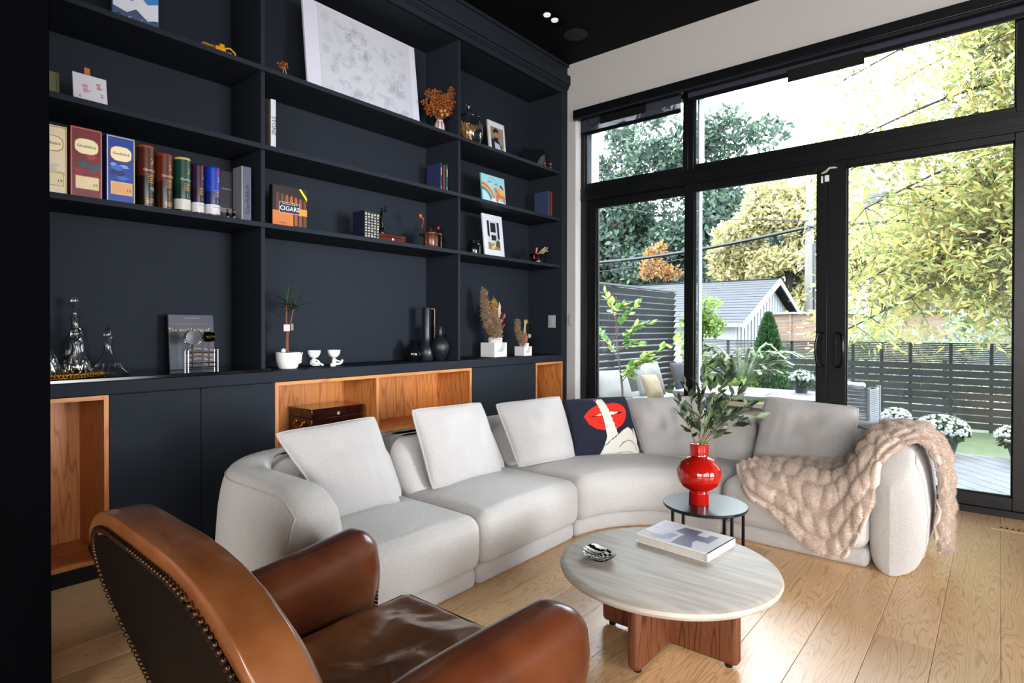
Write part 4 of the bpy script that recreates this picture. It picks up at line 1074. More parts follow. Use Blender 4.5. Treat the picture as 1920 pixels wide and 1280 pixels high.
mum('white chrysanthemum bush partly hidden behind the fur throw on the sofa arm', (2.34, 2.47, -.06), .15, .32, .10)
mum('white chrysanthemum bush cut off by the right-hand door frame', (3.33, 2.52, -.06), .22, .26, .13)
mum('small white chrysanthemum on the outdoor table left of the door handles', (1.42, 2.6, .42), .13, .2, .08, n=160)
tb2 = thing('outdoor_table', 'pale low outdoor table with a planter on top beyond the doors', 'table', (1.25, 2.3, -.06))
TEAKW = mat('whitewashed_teak', '#6a6d70', .6, var=.2, vscale=5)
build('tabletop', MB().box(.2, 1.85, 1.9, 2.85, .37, .42), TEAKW, tb2, world=True, bevel=.006)
for x, y in ((.26, 1.96), (1.75, 1.96), (.26, 2.75), (1.75, 2.75)): build('leg', MB().box(x, x + .05, y, y + .05, -.06, .37), TEAKW, tb2, world=True)
# outdoor sofa with cushions
os_ = thing('outdoor_sofa', 'dark timber-framed outdoor sofa against the privacy screen', 'sofa', (-.2, 2.2, -.06))
TEAK = mat('grey_teak', '#4a4038', .7, var=.3, vscale=5)
build('armrest', MB().box(-.85, .06, 1.35, 1.42, .28, .345), TEAK, os_, world=True, bevel=.004)
build('leg', MB().box(.0, .05, 1.36, 1.41, -.06, .28), TEAK, os_, world=True); build('leg', MB().box(-.85, -.80, 1.36, 1.41, -.06, .28), TEAK, os_, world=True)
build('leg', MB().box(.0, .05, 3.3, 3.35, -.06, .2), TEAK, os_, world=True)
build('seat_frame', MB().box(-.85, .05, 1.42, 3.35, .02, .1), TEAK, os_, world=True)
build('back_frame', MB().box(-.9, -.85, 1.36, 3.35, -.06, .45), TEAK, os_, world=True)
build('seat_cushion', MB().soft((-.84, 1.43, .1), (.05, 3.34, .26), .05), mat('outdoor_fabric', '#8d8b88', .9, bump=.3, bscale=200), os_, world=True)
GO = 'cushions on the outdoor sofa'
OC = MC['outdoor_fabric']
def ocush(label, x, y, wd, ht, m, z=.262, th=.07):
    return pillow('outdoor_cushion', label, (x - .12, y, z + ht), (x - .12 + wd * .35, y + wd * .94, z + ht), (x + wd * .35, y + wd * .94, z), (x, y, z), th, m, GO, n=16)
ocush('light grey outdoor cushion with dark piping nearest the potted young tree', -.55, 1.55, .50, .36, OC)
ocush('pale grey outdoor back cushion behind the gold one', -.45, 2.35, .45, .42, OC)
ocush('small gold outdoor cushion', -.18, 2.05, .26, .30, mat('gold_fabric', '#8a7450', .7, bump=.2, bscale=150))
ocush('charcoal outdoor cushion with cream fringe', .0, 2.5, .40, .44, mat('charcoal_fabric', '#2a2d34', .9))
# woven outdoor chair
wc = thing('woven_outdoor_chair', 'grey rope-woven outdoor chair with a white throw beyond the right-hand door', 'chair', (2.0, 2.0, -.06))
ROPE = mat('rope_grey', '#75797d', .9)
for x, y in ((1.88, 1.85), (2.19, 1.85), (1.85, 2.25), (2.22, 2.25)): build('leg', MB().tube([(x, y, -.06), (x * .98 + .04, y, .58)], [.016, .02], 8), TEAKW, wc, world=True)
mw = MB()
for i in range(17):
    z = .27 + i * .018; mw.tube([(1.86, 1.86, z), (2.03, 1.80 - .01 * (i % 2), z + .01), (2.2, 1.86, z), (2.24, 2.05, z + .004), (2.21, 2.25, z)], .008, 6)
build('woven_back', mw, ROPE, wc, world=True, kind='stuff'); build('seat', MB().soft((1.86, 1.86, .2), (2.22, 2.26, .28), .03), ROPE, wc, world=True)
ow = MB().soft((1.86, 1.80, .57), (2.16, 1.92, .63), .025, None, seg=(14, 4, 2)).noise(.025, 14)
build('white_throw', ow, mat('white_fleece', '#c4c6c8', .9), wc, world=True)
# young tree in the near left pane
yt = thing('young_tree', 'slender young tree with bright green leaves close to the left door pane', 'tree', (-.02, 1.15, -.06))
ym = [leaf_mesh('young_leaf', .09, .032, m, curl=.2) for m in (mat('young_leaf_a', '#b4dc40', .5, trl=.5), mat('young_leaf_b', '#6cac34', .5, trl=.4), mat('young_leaf_c', '#d0e858', .5, trl=.5))]
tr_ = build('trunk', MB().tube([(-.02, 1.15, -.06), (-.05, 1.15, .5), (-.12, 1.15, 1.0), (-.13, 1.15, 1.5)], [.016, .013, .009, .004], 8), mat('young_bark', '#5f4a3a', .8), yt, world=True)
rq = random.Random(17)
for (a, e) in [((-.06, 1.15, .55), (.22, 1.2, .86)), ((-.08, 1.15, .65), (.3, 1.25, .80)), ((-.06, 1.15, .6), (.52, 1.25, 1.0)), ((-.1, 1.15, .9), (.10, 1.2, 1.15)), ((-.12, 1.15, 1.1), (.12, 1.2, 1.42)), ((-.12, 1.15, 1.05), (.28, 1.2, 1.2)), ((-.12, 1.15, 1.2), (-.3, 1.2, 1.55)), ((-.1, 1.15, .8), (-.35, 1.15, 1.1)), ((-.13, 1.15, 1.3), (-.02, 1.15, 1.38)), ((-.07, 1.15, .65), (.05, 1.15, .62)), ((-.1, 1.15, .9), (.22, 1.1, .98))]:
    A = Vector(a); E = Vector(e); iv = Vector((-.02, 1.15, -.06))
    b_ = build('twig', MB().tube([A, A.lerp(E, .5) + Vector((0, 0, .03)), E], [.006, .004, .002], 6), MC['young_bark'], yt, world=True)
    for k in range(17):
        t = .2 + .8 * k / 16; p = A.lerp(E, t) + Vector((0, 0, .03 * math.sin(PI * t))); d = (E - A).normalized() + Vector((rq.uniform(-1, 1), rq.uniform(-1, 1), rq.uniform(-.9, .4)))
        put_leaf(rq.choice(ym), b_, p - iv, d.normalized(), rq.uniform(-.6, .6), rq.uniform(.65, 1.2))

OUTDOOR = False
# ------------------------------------------------------------ things on the shelves (local x = along the wall, local -y = towards the room)
T1, T2, T3, TW = 1.7335, 2.1675, 2.6015, .901
def th(name, label, cat, X, y, z, group=None, yaw=0): return thing(name, label, cat, (X, y, z), H + math.radians(yaw), group)
def rect(parent, name, x0, x1, z0, z1, y, m, t=.0006, tilt=0):
    return build(name, MB().box(x0, x1, y - t, y, z0, z1), m, parent, sharp=0)
def poly(parent, name, pts, y, m, t=.0006): return build(name, MB().prism(pts, y - t, y), m, parent, sharp=0)
def tiltm(mb, a):
    R_ = Matrix.Rotation(a, 4, 'X'); mb.v = [tuple(R_ @ Vector(p)) for p in mb.v]; return mb
# --- boxed bottles
def carton(label, X, y, wd, ht, col, edge, dep=.10, art=None, num='19', lab='#d9c79a', nameplate='#e6d6ad'):
    r = th('bottle_carton', label, 'box', X, y, T1, 'bottle cartons on the shelf')
    build('carton', MB().box(-wd/2, wd/2, 0, dep, 0, ht), flat(col, .35), r, bevel=.001)
    f = MB(); e = .004
    for a in ((-wd/2 + .002, -wd/2 + .002 + e, .004, ht - .004), (wd/2 - .002 - e, wd/2 - .002, .004, ht - .004), (-wd/2 + .002, wd/2 - .002, .004, .004 + e), (-wd/2 + .002, wd/2 - .002, ht - .004 - e, ht - .004)): f.box(a[0], a[1], -.0008, 0, a[2], a[3])
    build('printed_border', f, flat(edge, .35), r)
    q = random.Random(int(wd * 1e4) + ord(label[0]))
    for k in range(7):
        cx, cz = q.uniform(-wd * .3, wd * .3), q.uniform(ht * .1, ht * .62); a, b = q.uniform(.008, .026), q.uniform(.006, .018)
        pts = [(max(-wd/2 + .008, min(wd/2 - .008, cx + a * (1 + .3 * math.sin(3 * t + k)) * math.cos(t))), cz + b * math.sin(t)) for t in [2 * PI * i / 14 for i in range(14)]]
        poly(r, 'printed_shape', pts, -.0004 - k * .0001, flat(q.choice(art)))
    # scalloped name plate
    pl_ = []
    for i in range(40):
        t = 2 * PI * i / 40; c, s_ = math.cos(t), math.sin(t); k = .93 + .07 * abs(math.cos(2 * t)) ** .5
        pl_.append((wd * .36 * k * math.copysign(abs(c) ** .6, c), ht * .735 + ht * .105 * k * math.copysign(abs(s_) ** .6, s_)))
    poly(r, 'nameplate_edge', [(x * 1.07, ht * .735 + (z - ht * .735) * 1.09) for x, z in pl_], -.0014, flat('#8a5a34')); poly(r, 'nameplate', pl_, -.0018, flat(nameplate))
    lettering('Glenfiddich', r, 0, ht * .735, -.0022, wd * .142, INK, sx=.92); lettering('Glenfiddich', r, .0004, ht * .735, -.0021, wd * .142, INK, sx=.92)
    rect(r, 'label_edge', -wd * .36, wd * .40, ht * .13, ht * .32, -.0012, flat(edge)); rect(r, 'label_panel', -wd * .34, wd * .38, ht * .14, ht * .31, -.0016, flat(lab))
    ln = MB()
    for k in range(5): ln.box(-wd * .26, wd * .12, -.0018, -.0014, ht * (.165 + .026 * k), ht * (.165 + .026 * k) + .0018)
    build('small_print', ln, flat('#9a7a4c'), r, kind='stuff'); lettering(num, r, wd * .27, ht * .2, -.002, wd * .17, INK)
    return r
carton('cream illustrated bottle carton cut off by the dark wall edge', -.07, -3.905, .118, .305, '#d8c9a8', '#a98a5c', art=['#bfb8a0', '#c2a98a', '#9aa79c', '#b0562f'])
carton('dark red bottle carton with a cream nameplate and number 19', -.07, -3.773, .122, .322, '#6a1d24', '#b06a4a', art=['#8f1c22', '#7b2a33', '#a5262a', '#2c4a55', '#91303a'])
carton('blue bottle carton with a cream nameplate and gold dotted border', -.07, -3.636, .118, .318, '#16388a', '#c8b87a', art=['#1d4aa8', '#0f2a6a', '#2a62b8', '#7f98c0', '#0c1f52'], lab='#cf9a66')
def tube_(label, X, y, rad, ht, c1, c2, num, txt, cap, stripe=None, ribbon=False, split=.5, name=True):
    r = th('bottle_tube', label, 'tube', X, y, T1, 'cylindrical bottle tubes on the shelf')
    build('tube', MB().lathe([(rad * .98, 0), (rad, .003), (rad, ht * split)], 40), flat(c2, .3), r)
    build('tube_upper', MB().lathe([(rad, ht * split), (rad, ht - .012)], 40), flat(c1, .3), r)
    build('lid_rim', MB().lathe([(rad * 1.015, ht - .012), (rad * 1.015, ht - .004), (rad * .97, ht), (rad * .9, ht), (rad * .88, ht - .005), (.001, ht - .005)], 40), flat(cap, .25), r)
    build('foot_band', MB().lathe([(rad * 1.01, 0), (rad * 1.012, .006), (rad * 1.005, .008)], 40), GOLD, r)
    def wrap(me_o):
        for v in me_o.data.vertices:
            a = (v.co.x) / rad; d = rad + .0006 - v.co.y * 0
            v.co = Vector((d * math.sin(a), -d * math.cos(a) + 0, v.co.z))
    ang = .45 * rad
    def wt(t, x, z, sz, m):
        o = lettering(t, r, x + ang, z, 0, sz, m); wrap(o)
    if name: wt(txt, 0, ht * .60, rad * .46, flat('#e8e0cc'))
    wt(num, 0, ht * .30, rad * .66, GOLD if num != '18' else flat('#dcdcdc'))
    # stag emblem: body, neck and antlers
    em = MB(); s_ = rad * .62; cz = ht * .74; cx = ang
    for P_ in ([(-.35, -.5), (.1, -.45), (.3, -.1), (.1, .15), (-.15, -.05), (-.1, -.3)], [(.1, .1), (.3, .05), (.45, -.1), (.35, .25), (.15, .3)], [(.12, .28), (-.05, .6), (-.3, .75), (-.1, .45)], [(.28, .28), (.45, .6), (.7, .8), (.52, .45)], [(-.08, .5), (-.35, .5), (-.1, .42)], [(.45, .5), (.75, .5), (.5, .42)]):
        pts = [(cx + a * s_, cz + b * s_) for a, b in P_]; em.prism(pts, -.0004, 0)
    o = build('stag_emblem', em, GOLD, r, sharp=0); wrap(o)
    ln = MB()
    for k in range(5): ln.box(ang - rad * .55, ang + rad * .45, -.0003, 0, ht * (.40 + .03 * k), ht * (.40 + .03 * k) + .0016)
    for k in range(3): ln.box(ang - rad * .7, ang + rad * .5, -.0003, 0, ht * (.07 + .03 * k), ht * (.07 + .03 * k) + .002)
    mb = MB()
    for p, f in ((ln.v, ln.f),):
        pass
    # subdivide strips so that they follow the curve
    for i in range(0, len(ln.v), 8):
        x0, x1 = ln.v[i][0], ln.v[i + 4][0]; z0, z1 = ln.v[i][2], ln.v[i + 1][2]
        mb.grid([[(lerp(x0, x1, t / 8), 0, z0), (lerp(x0, x1, t / 8), 0, z1)] for t in range(9)])
    o = build('small_print', mb, GOLD, r, kind='stuff'); wrap(o)
    if stripe:
        build('label_band', MB().lathe([(rad * 1.006, ht * .05), (rad * 1.008, ht * .06), (rad * 1.008, ht * .23), (rad * 1.006, ht * .24)], 40), flat(stripe, .4), r)
        if ribbon: wt('Glenfiddich', 0, ht * .19, rad * .34, flat('#3a4250'))
    if ribbon:
        o = build('red_ribbon', MB().grid([[(ang - rad * .1, 0, ht * .86), (ang + rad * .1, 0, ht * .86)], [(ang - rad * .1, 0, ht * .99), (ang + rad * .1, 0, ht * .99)]]), flat('#b3121c'), r); wrap(o)
    return r
tube_('brown bottle tube fading to black with number 18', -.09, -3.525, .038, .30, '#4a1f10', '#150d0c', '18', 'Glenfiddich', '#8a4a28')
tube_('chestnut brown bottle tube with number 15', -.09, -3.443, .039, .278, '#56200f', '#2a120c', '15', 'Glenfiddich', '#7c3416')
tube_('dark green bottle tube with a pale band and number 12', -.09, -3.357, .039, .278, '#0b3a2c', '#082a20', '12', 'Glenfiddich', '#b7a35c', stripe='#b9bcbc')
tube_('slim purple bottle tube with a red ribbon and number 15', -.09, -3.281, .031, .262, '#2a1430', '#1c0e24', '15', '', '#2a1430', stripe='#c4c6cc', ribbon=True, name=False)
tube_('royal blue bottle tube with a red ribbon and number 14', -.09, -3.207, .038, .262, '#0d2f9c', '#0a1c55', '14', '', '#0d2f9c', stripe='#c4c6cc', ribbon=True, name=False)
DKB = mat('dark_bottle', '#0a0a0c', .12)
r = th('dark_bottle_box', 'black bottle box with a thin pale script line beside the blue tube', 'box', -.16, -3.10, T1)
build('box', MB().box(-.04, .035, 0, .08, 0, .28), mat('soft_black', '#0c0d10', .4), r, bevel=.002); lettering('Glenfiddich', r, 0, .18, -.0006, .012, flat('#8a8a90')); rect(r, 'label_band', -.035, .03, .05, .075, 0, flat('#60646e'))
for k, (y, X) in enumerate(((-3.145, -.05), (-3.115, -.045))):
    r = th('miniature_bottle', ['tiny dark miniature bottle left of the two before the black box', 'tiny miniature bottle with a silver cap nearest the grey box'][k], 'bottle', X, y, T1, 'miniature bottles')
    build('body', MB().lathe([(.010, 0), (.011, .002), (.011, .022), (.005, .03), (.005, .036)], 16), DKB, r); build('cap', MB().lathe([(.0065, .035), (.0065, .046), (.005, .048)], 14), SILVER if k else BRASS, r)
r = th('tall_slim_box', 'tall slim grey box with black lettering running upwards next to the divider', 'box', -.06, -3.04, T1)
build('box', MB().box(-.018, .03, 0, .10, 0, .30), mat('slate_box', '#4b5060', .4), r, bevel=.0015); build('side_stripe', MB().box(-.024, -.018, 0, .10, 0, .30), mat('pale_edge', '#8d8e98', .4), r)
lettering('Glenfiddich', r, .010, .12, -.0006, .036, INK, rot=-PI / 2)
# --- books and frames
def book(name, label, X, y, z, wd, ht, dep, cover, group=None, pages='#b8b2a6', yaw=0, tilt=0, cat='book'):
    """upright book with its front cover facing the room"""
    r = th(name, label, cat, X, y, z, group, yaw)
    build('cover', tiltm(MB().box(-wd/2, wd/2, 0, .003, 0, ht).box(-wd/2, wd/2, dep - .003, dep, 0, ht).box(-wd/2, -wd/2 + .003, 0, dep, 0, ht), tilt), flat(cover, .35) if isinstance(cover, str) else cover, r)
    build('pages', tiltm(MB().box(-wd/2 + .003, wd/2 - .003, .003, dep - .003, .002, ht - .003), tilt), flat(pages, .8), r)
    return r
def spine(name, label, X, y, z, th_, ht, dep, col, group=None, lean=0):
    """upright book with its spine facing the room"""
    r = th(name, label, 'book', X, y, z, group); hm = flat(col, .45)
    mb = MB().box(-th_/2, -th_/2 + .0025, 0, dep, 0, ht).box(th_/2 - .0025, th_/2, 0, dep, 0, ht).box(-th_/2, th_/2, -.003, 0, 0, ht)
    pg = MB().box(-th_/2 + .0025, th_/2 - .0025, 0, dep - .004, .003, ht - .003)
    if lean:
        R_ = Matrix.Rotation(lean, 4, 'Y')
        for q in (mb, pg): q.v = [tuple(R_ @ Vector(p)) for p in q.v]
    build('cover', mb, hm, r, bevel=.001); build('pages', pg, flat('#b8b2a6', .8), r)
    return r
r = book('mountain_book', 'photo book with snowy blue mountains on the cover on the top left shelf', -.12, -3.555, T3, .20, .27, .02, '#5c86b8', cat='book')
poly(r, 'printed_sky', [(-.098, .15), (.098, .13), (.098, .268), (-.098, .268)], -.0004, flat('#2f78b8'))
poly(r, 'printed_snow', [(-.098, .10), (-.05, .15), (-.02, .13), (.02, .17), (.05, .14), (.098, .16), (.098, .05), (-.098, .06)], -.0008, flat('#c8ccd8'))
poly(r, 'printed_slope', [(-.098, .085), (-.04, .07), (.0, .1), (.05, .06), (.098, .075), (.098, .002), (-.098, .002)], -.0012, flat('#3d4a6a'))
sn = MB(); q = random.Random(4)
for k in range(26):
    x, z = q.uniform(-.09, .085), q.uniform(.006, .075); sn.prism([(x, z), (x + .012, z + .003), (x + .02, z + .010), (x + .006, z + .006)], -.0018, -.0012)
build('printed_snow_flecks', sn, flat('#9aa4bc'), r); lettering('winter', r, .0, .235, -.0008, .045, flat('#1a2a44'))
# yellow toy crane
r = th('toy_excavator', 'small yellow brick-built toy crane on the top left shelf', 'toy', -.1, -3.157, T3)
YP = mat('toy_yellow', '#c98a08', .35)
build('lattice_boom', MB().box(-.095, -.03, -.004, .0, .045, .05).box(-.095, -.03, .012, .016, .045, .05).box(-.095, -.03, -.004, 0, .03, .034).tube([(-.09, .006, .03), (-.08, .006, .05), (-.07, .006, .03), (-.06, .006, .05), (-.05, .006, .03), (-.04, .006, .05), (-.03, .006, .03)], .002, 5), YP, r)
build('cab', MB().box(-.035, .02, -.02, .03, .012, .05).box(-.01, .015, -.015, .02, .05, .07), YP, r, bevel=.003)
build('track', MB().soft((-.04, -.03, 0), (.05, -.018, .014), .006).soft((-.04, .028, 0), (.05, .04, .014), .006), BLACK, r)
build('jib', MB().tube([(.02, 0, .055), (.05, 0, .066), (.075, 0, .05), (.085, 0, .025), (.098, 0, .008)], .005, 6).tube([(.03, .01, .04), (.06, .01, .045), (.07, .01, .02), (.098, .01, .006)], .004, 6), YP, r)
# canvas on easel
r = th('mini_easel_canvas', 'small white canvas with pink hand prints on a wooden mini easel', 'picture', -.08, -3.755, T2)
build('canvas', tiltm(MB().box(-.066, .066, -.012, 0, .004, .138), -.16), mat('canvas_white', '#c4c2cc', .8), r, bevel=.002)
EZ = mat('easel_wood', '#a8602a', .6)
build('easel_leg', MB().tube([(-.02, .012, 0), (-.008, .032, .168)], .005, 6), EZ, r); build('easel_leg', MB().tube([(.03, .012, 0), (.0, .032, .168)], .005, 6), EZ, r); build('easel_strut', MB().tube([(0, .095, 0), (-.004, .036, .16)], .004, 6), EZ, r)
build('easel_head', MB().box(-.016, .006, .026, .038, .145, .175), EZ, r); build('easel_ledge', MB().box(-.06, .06, -.016, .016, 0, .0055), EZ, r)
def hand(cx, cz, s_, m, nm='hand_print'):
    mb = MB(); 
    def disc(x, z, a, b, rot=0):
        pts = []
        for i in range(12):
            t = 2 * PI * i / 12; u, v = a * math.cos(t), b * math.sin(t); pts.append((x + u * math.cos(rot) - v * math.sin(rot), z + u * math.sin(rot) + v * math.cos(rot)))
        mb.prism(pts, -.0136, -.0122)
    disc(cx, cz, .011 * s_, .012 * s_)
    for a in (-.5, -.2, .08, .35): disc(cx + math.sin(a) * .02 * s_, cz + math.cos(a) * .021 * s_, .003 * s_, .007 * s_, -a)
    disc(cx + .015 * s_, cz - .002, .003 * s_, .007 * s_, -1.0)
    build(nm, tiltm(mb, -.16), m, r)
hand(-.018, .062, 1, flat('#b98aa4')); hand(.034, .085, .8, flat('#b07f86')); hand(.045, .045, .55, flat('#a79a9a'))
o = lettering('A.', r, -.04, .028, -.0132, .014, INK); o.data.transform(Matrix.Rotation(-.16, 4, 'X'))
r = th('leaning_frame', 'olive-toned picture edge half hidden by the dark wall on the second shelf', 'picture', -.1, -3.92, T2)
build('panel', tiltm(MB().box(-.06, .055, 0, .006, 0, .12), -.12), flat('#5a5a3c'), r); build('frame', tiltm(MB().box(.045, .055, -.003, .0, 0, .12).box(-.06, .055, -.003, 0, 0, .008), -.12), flat('#4a4a30'), r)
r = spine('design_book', 'thick pale book with STONE printed down its spine', -.07, -2.876, T2, .03, .285, .2, '#b9bbc4')
build('side_cover', MB().box(-.0165, -.015, -.002, .19, 0, .285), mat('grey_board', '#6a6664', .7), r)
lettering('STONE', r, 0, .135, -.0036, .034, INK, rot=PI / 2)
for k, (y, col, h_, l_) in enumerate([(-1.493, '#2a3358', .235, 'blue hardback book, leftmost of three beside the divider'), (-1.462, '#5e3a30', .225, 'brown hardback book in the middle of three beside the divider'), (-1.432, '#0f5056', .232, 'teal hardback book closest to the divider')]):
    r = spine('hardback_book', l_, -.14, y, T2, .017, h_, .15, col, 'three hardbacks on the middle shelf')
    if k != 1: build('spine_print', MB().box(-.003, .003, -.0045, -.003, .14, .20).box(-.002, .002, -.0045, -.003, .03, .06), flat('#c8b088'), r)
# cigar book
r = book('cigar_book', 'illustrated cigar book with a yellow corner band facing the room', -.10, -2.755, T1, .222, .245, .035, '#241a18')
for k in range(7):
    x = -.078 + k * .029; build('printed_cigar', MB().prism([(x - .009, .02), (x + .009, .02), (x + .009, .19 - .004 * k), (x + .004, .205 - .004 * k), (x - .004, .205 - .004 * k), (x - .009, .19 - .004 * k)], -.0006, 0), flat(['#4a2a1e', '#5e2f1c', '#8a4420', '#a04e24', '#93461f', '#7c3a1c', '#5e2c1c'][k]), r)
poly(r, 'printed_box', [(-.11, .002), (.02, .002), (.02, .098), (-.11, .098)], -.0009, flat('#b5672c')); lettering('habana', r, -.045, .03, -.0016, .016, flat('#4a2410'))
rect(r, 'cigar_band', .055, .11, .085, .125, -.0009, flat('#c8822c'))
rect(r, 'title_edge', -.068, .062, .088, .152, -.0011, flat('#c8c8c8')); rect(r, 'title_panel', -.066, .06, .09, .15, -.0015, flat('#101a26'))
lettering('CIGARS', r, -.003, .115, -.002, .037, flat('#e8e8e8')); lettering('The Ultimate Book of', r, -.003, .142, -.002, .011, flat('#c8c8c8'))
poly(r, 'corner_band', [(.055, .243), (.072, .243), (.109, .195), (.109, .175)], -.0013, flat('#d8c81a'))
# five navy and gold volumes
for k in range(5):
    r = spine('bound_volume', ['first', 'second', 'third', 'fourth', 'last'][k] + ' from the left of five navy volumes with gilt spines', -.08, -2.228 + k * .024, T1, .0225, .188 - .002 * k, .13, '#141c33', 'navy gilt volumes on the middle shelf')
    sp_ = MB(); q = random.Random(k)
    for j in range(9): z = .015 + j * .018; sp_.box(-.007, .007 * q.uniform(.4, 1), -.0046, -.003, z, z + q.uniform(.006, .013))
    build('gilt_print', sp_, flat('#b4ae8a'), r)
# small chest + figurine
r = th('wooden_case', 'low reddish wooden case with a pearl catch beside the navy volumes', 'box', -.08, -2.003, T1)
MW = mat('rosewood', '#4e1d12', .25, var=.3, vscale=6, stretch=(1, 6, 6))
build('body', MB().box(-.112, .112, 0, .10, 0, .032), MW, r, bevel=.002); build('lid', MB().box(-.113, .113, -.001, .101, .0335, .052), MW, r, bevel=.003); build('catch', MB().lathe([(.009, 0), (.007, .003), (.001, .004)], 12, M=Matrix.Translation((0, 0, .022)) @ Matrix.Rotation(PI / 2, 4, 'X')), flat('#c8c0b0', .2), r)
BRZ = mat('dark_bronze', '#0c0e0e', .25, metal=.6)
r = th('justice_figurine', 'slim dark bronze lady-justice figurine standing on the wooden case', 'figurine', -.11, -2.075, T1 + .0525)
build('plinth', MB().lathe([(.026, 0), (.027, .01), (.021, .014), (.02, .03), (.024, .034), (.022, .042)], 24), BRZ, r)
fg = MB().tube([(0, 0, .04), (.006, 0, .07), (-.004, 0, .10), (.002, 0, .125), (0, 0, .15), (0, 0, .163)], [.010, .014, .011, .008, .010, .004], 12).sphere((0, 0, .174), .008, 8)
fg.tube([(.0, 0, .155), (.016, -.004, .150), (.024, -.004, .172), (.030, -.004, .192)], [.004, .0035, .003, .002], 8).tube([(0, 0, .155), (-.012, -.002, .138), (-.014, -.006, .115)], [.004, .0035, .002], 8)
build('figure', fg, BRZ, r); build('scales', MB().tube([(.030, -.004, .192), (.022, -.004, .196), (.038, -.004, .188)], .0015, 5).tube([(.024, -.004, .195), (.024, -.004, .165)], .0008, 4).tube([(.038, -.004, .188), (.038, -.004, .158)], .0008, 4).lathe([(.007, 0), (.001, -.004)], 10, .024, -.004, .165).lathe([(.007, 0), (.001, -.004)], 10, .038, -.004, .158), BRZ, r)
build('sword', MB().tube([(-.014, -.006, .12), (-.006, -.012, .045)], .0015, 5), BRZ, r)
# pipe stand
r = th('pipe_stand', 'round wooden tobacco jar with a lid and pipe rack ring', 'pipe stand', -.12, -1.615, T1)
PW = mat('turned_walnut', '#5a3016', .25, var=.4, vscale=5)
build('base', MB().lathe([(.085, 0), (.087, .005), (.08, .010), (.001, .01)], 36), PW, r); build('jar', MB().lathe([(.05, .01), (.054, .02), (.055, .08), (.052, .098), (.001, .098)], 32), PW, r)
build('brass_band', MB().tube([(.0555 * math.cos(i * PI / 16), .0555 * math.sin(i * PI / 16), .022) for i in range(32)], .0015, 5, True), BRASS, r)
build('rack_ring', MB().lathe([(.056, .098), (.088, .098), (.09, .102), (.088, .107), (.056, .107)], 36), PW, r)
build('lid', MB().lathe([(.057, .107), (.058, .115), (.05, .124), (.02, .130), (.008, .132), (.006, .138), (.010, .145), (.006, .152), (.001, .153)], 32), PW, r)
for a in (200, 320, 80): build('spindle', MB().lathe([(.004, .01), (.006, .02), (.003, .03), (.007, .04), (.004, .05), (.007, .06), (.003, .07), (.006, .085), (.004, .098)], 10, .076 * math.cos(math.radians(a)), .076 * math.sin(math.radians(a))), PW, r)
def pipe(label, X, y, z, yaw, col, tilt=0):
    p = th('tobacco_pipe', label, 'pipe', X, y, z, 'tobacco pipes in the rack', yaw); m = flat(col, .15)
    build('bowl', MB().lathe([(.010, 0), (.015, .006), (.016, .024), (.014, .034), (.010, .034), (.010, .012), (.001, .01)], 20, M=Matrix.Translation((0, 0, .05)) @ Matrix.Rotation(-.2, 4, 'Y')), m, p)
    build('shank', MB().tube([(.010, 0, .055), (.024, 0, .060), (.026, 0, .04), (.018, 0, .01), (.010, 0, -.015)], [.006, .006, .005, .0045, .004], 10), m, p); return p
pipe('orange-brown tobacco pipe hanging at the left of the wooden jar', -.12, -1.715, T1 + .16, 0, '#7a3a20')
pipe('dark red tobacco pipe resting at the right of the wooden jar', -.14, -1.528, T1 + .10, 140, '#4e0f10')
# --- top middle shelf
r = th('framed_print', 'large white framed print covered in faint handwriting on the top shelf', 'picture', -.14, -2.155, T3, None)
A_ = -.115
build('frame', tiltm(MB().box(-.455, .455, 0, .018, 0, .62), A_), mat('poster_white', '#c2c4d4', .5), r, bevel=.002); build('sheet', tiltm(MB().box(-.355, .395, -.003, 0, .012, .608), A_), mat('paper_sheet', '#b4b8c2', .6), r)
hw_ = MB(); q = random.Random(12)
for g_ in range(100):
    cx, cz, a = q.uniform(-.32, .36), q.uniform(.04, .58), q.choice([0, .15, -.2, .9, -1, .5]); n_ = q.randint(3, 7); L0 = q.uniform(.02, .06)
    for k in range(n_):
        ox, oz = -math.sin(a) * k * .009, -math.cos(a) * k * .009; x = -L0 / 2
        while x < L0 / 2:
            l_ = q.uniform(.004, .012); p0 = (cx + ox + math.cos(a) * x, cz + oz - math.sin(a) * x); p1 = (p0[0] + math.cos(a) * l_, p0[1] - math.sin(a) * l_ + q.uniform(-.001, .001)); t_ = .0017
            if abs(p0[0]) < .34 and .02 < p0[1] < .6: hw_.add([(p0[0], -.0036, p0[1]), (p1[0], -.0036, p1[1]), (p1[0], -.0036, p1[1] + t_), (p0[0], -.0036, p0[1] + t_)], [(0, 1, 2, 3)])
            x += l_ + .003
build('handwriting', tiltm(hw_, A_), flat('#3c404e'), r, sharp=0, kind='stuff')
# dried flowers
DRY = mat('dried_rust', '#8a4416', .9, island=['#7c3a12', '#a0581e', '#5e2a10', '#b8763a']); STEMM = mat('dry_stem', '#7a5a38', .9)
def tuft(parent, name, c, rad, n, size, m, aspect=.5):
    V, F = leaves(n, [(c, rad)], size, aspect); return cloud(name, V, F, m, parent)
r = th('dried_flowers', 'tiny sprig of rust-coloured dried flowers lying on the top shelf', 'dried flowers', -.08, -2.80, T3)
wc_ = lambda x, y, z: tuple(ROOTM[r.name] @ Vector((x, y, z)))
tuft(r, 'blossoms', wc_(-.008, 0, .075), (.02, .03, .016), 160, .014, DRY); build('stem', MB().tube([(.015, -.01, .0), (.012, 0, .03), (-.005, 0, .07)], [.005, .003, .002], 6).tube([(-.005, 0, 0.005), (-.01, 0, .06)], .002, 5), mat('pale_stem', '#a8907c', .8), r)
r = th('bud_vase', 'small white vase with dark red stripes holding a rusty dried bouquet', 'vase', -.10, -1.545, T3)
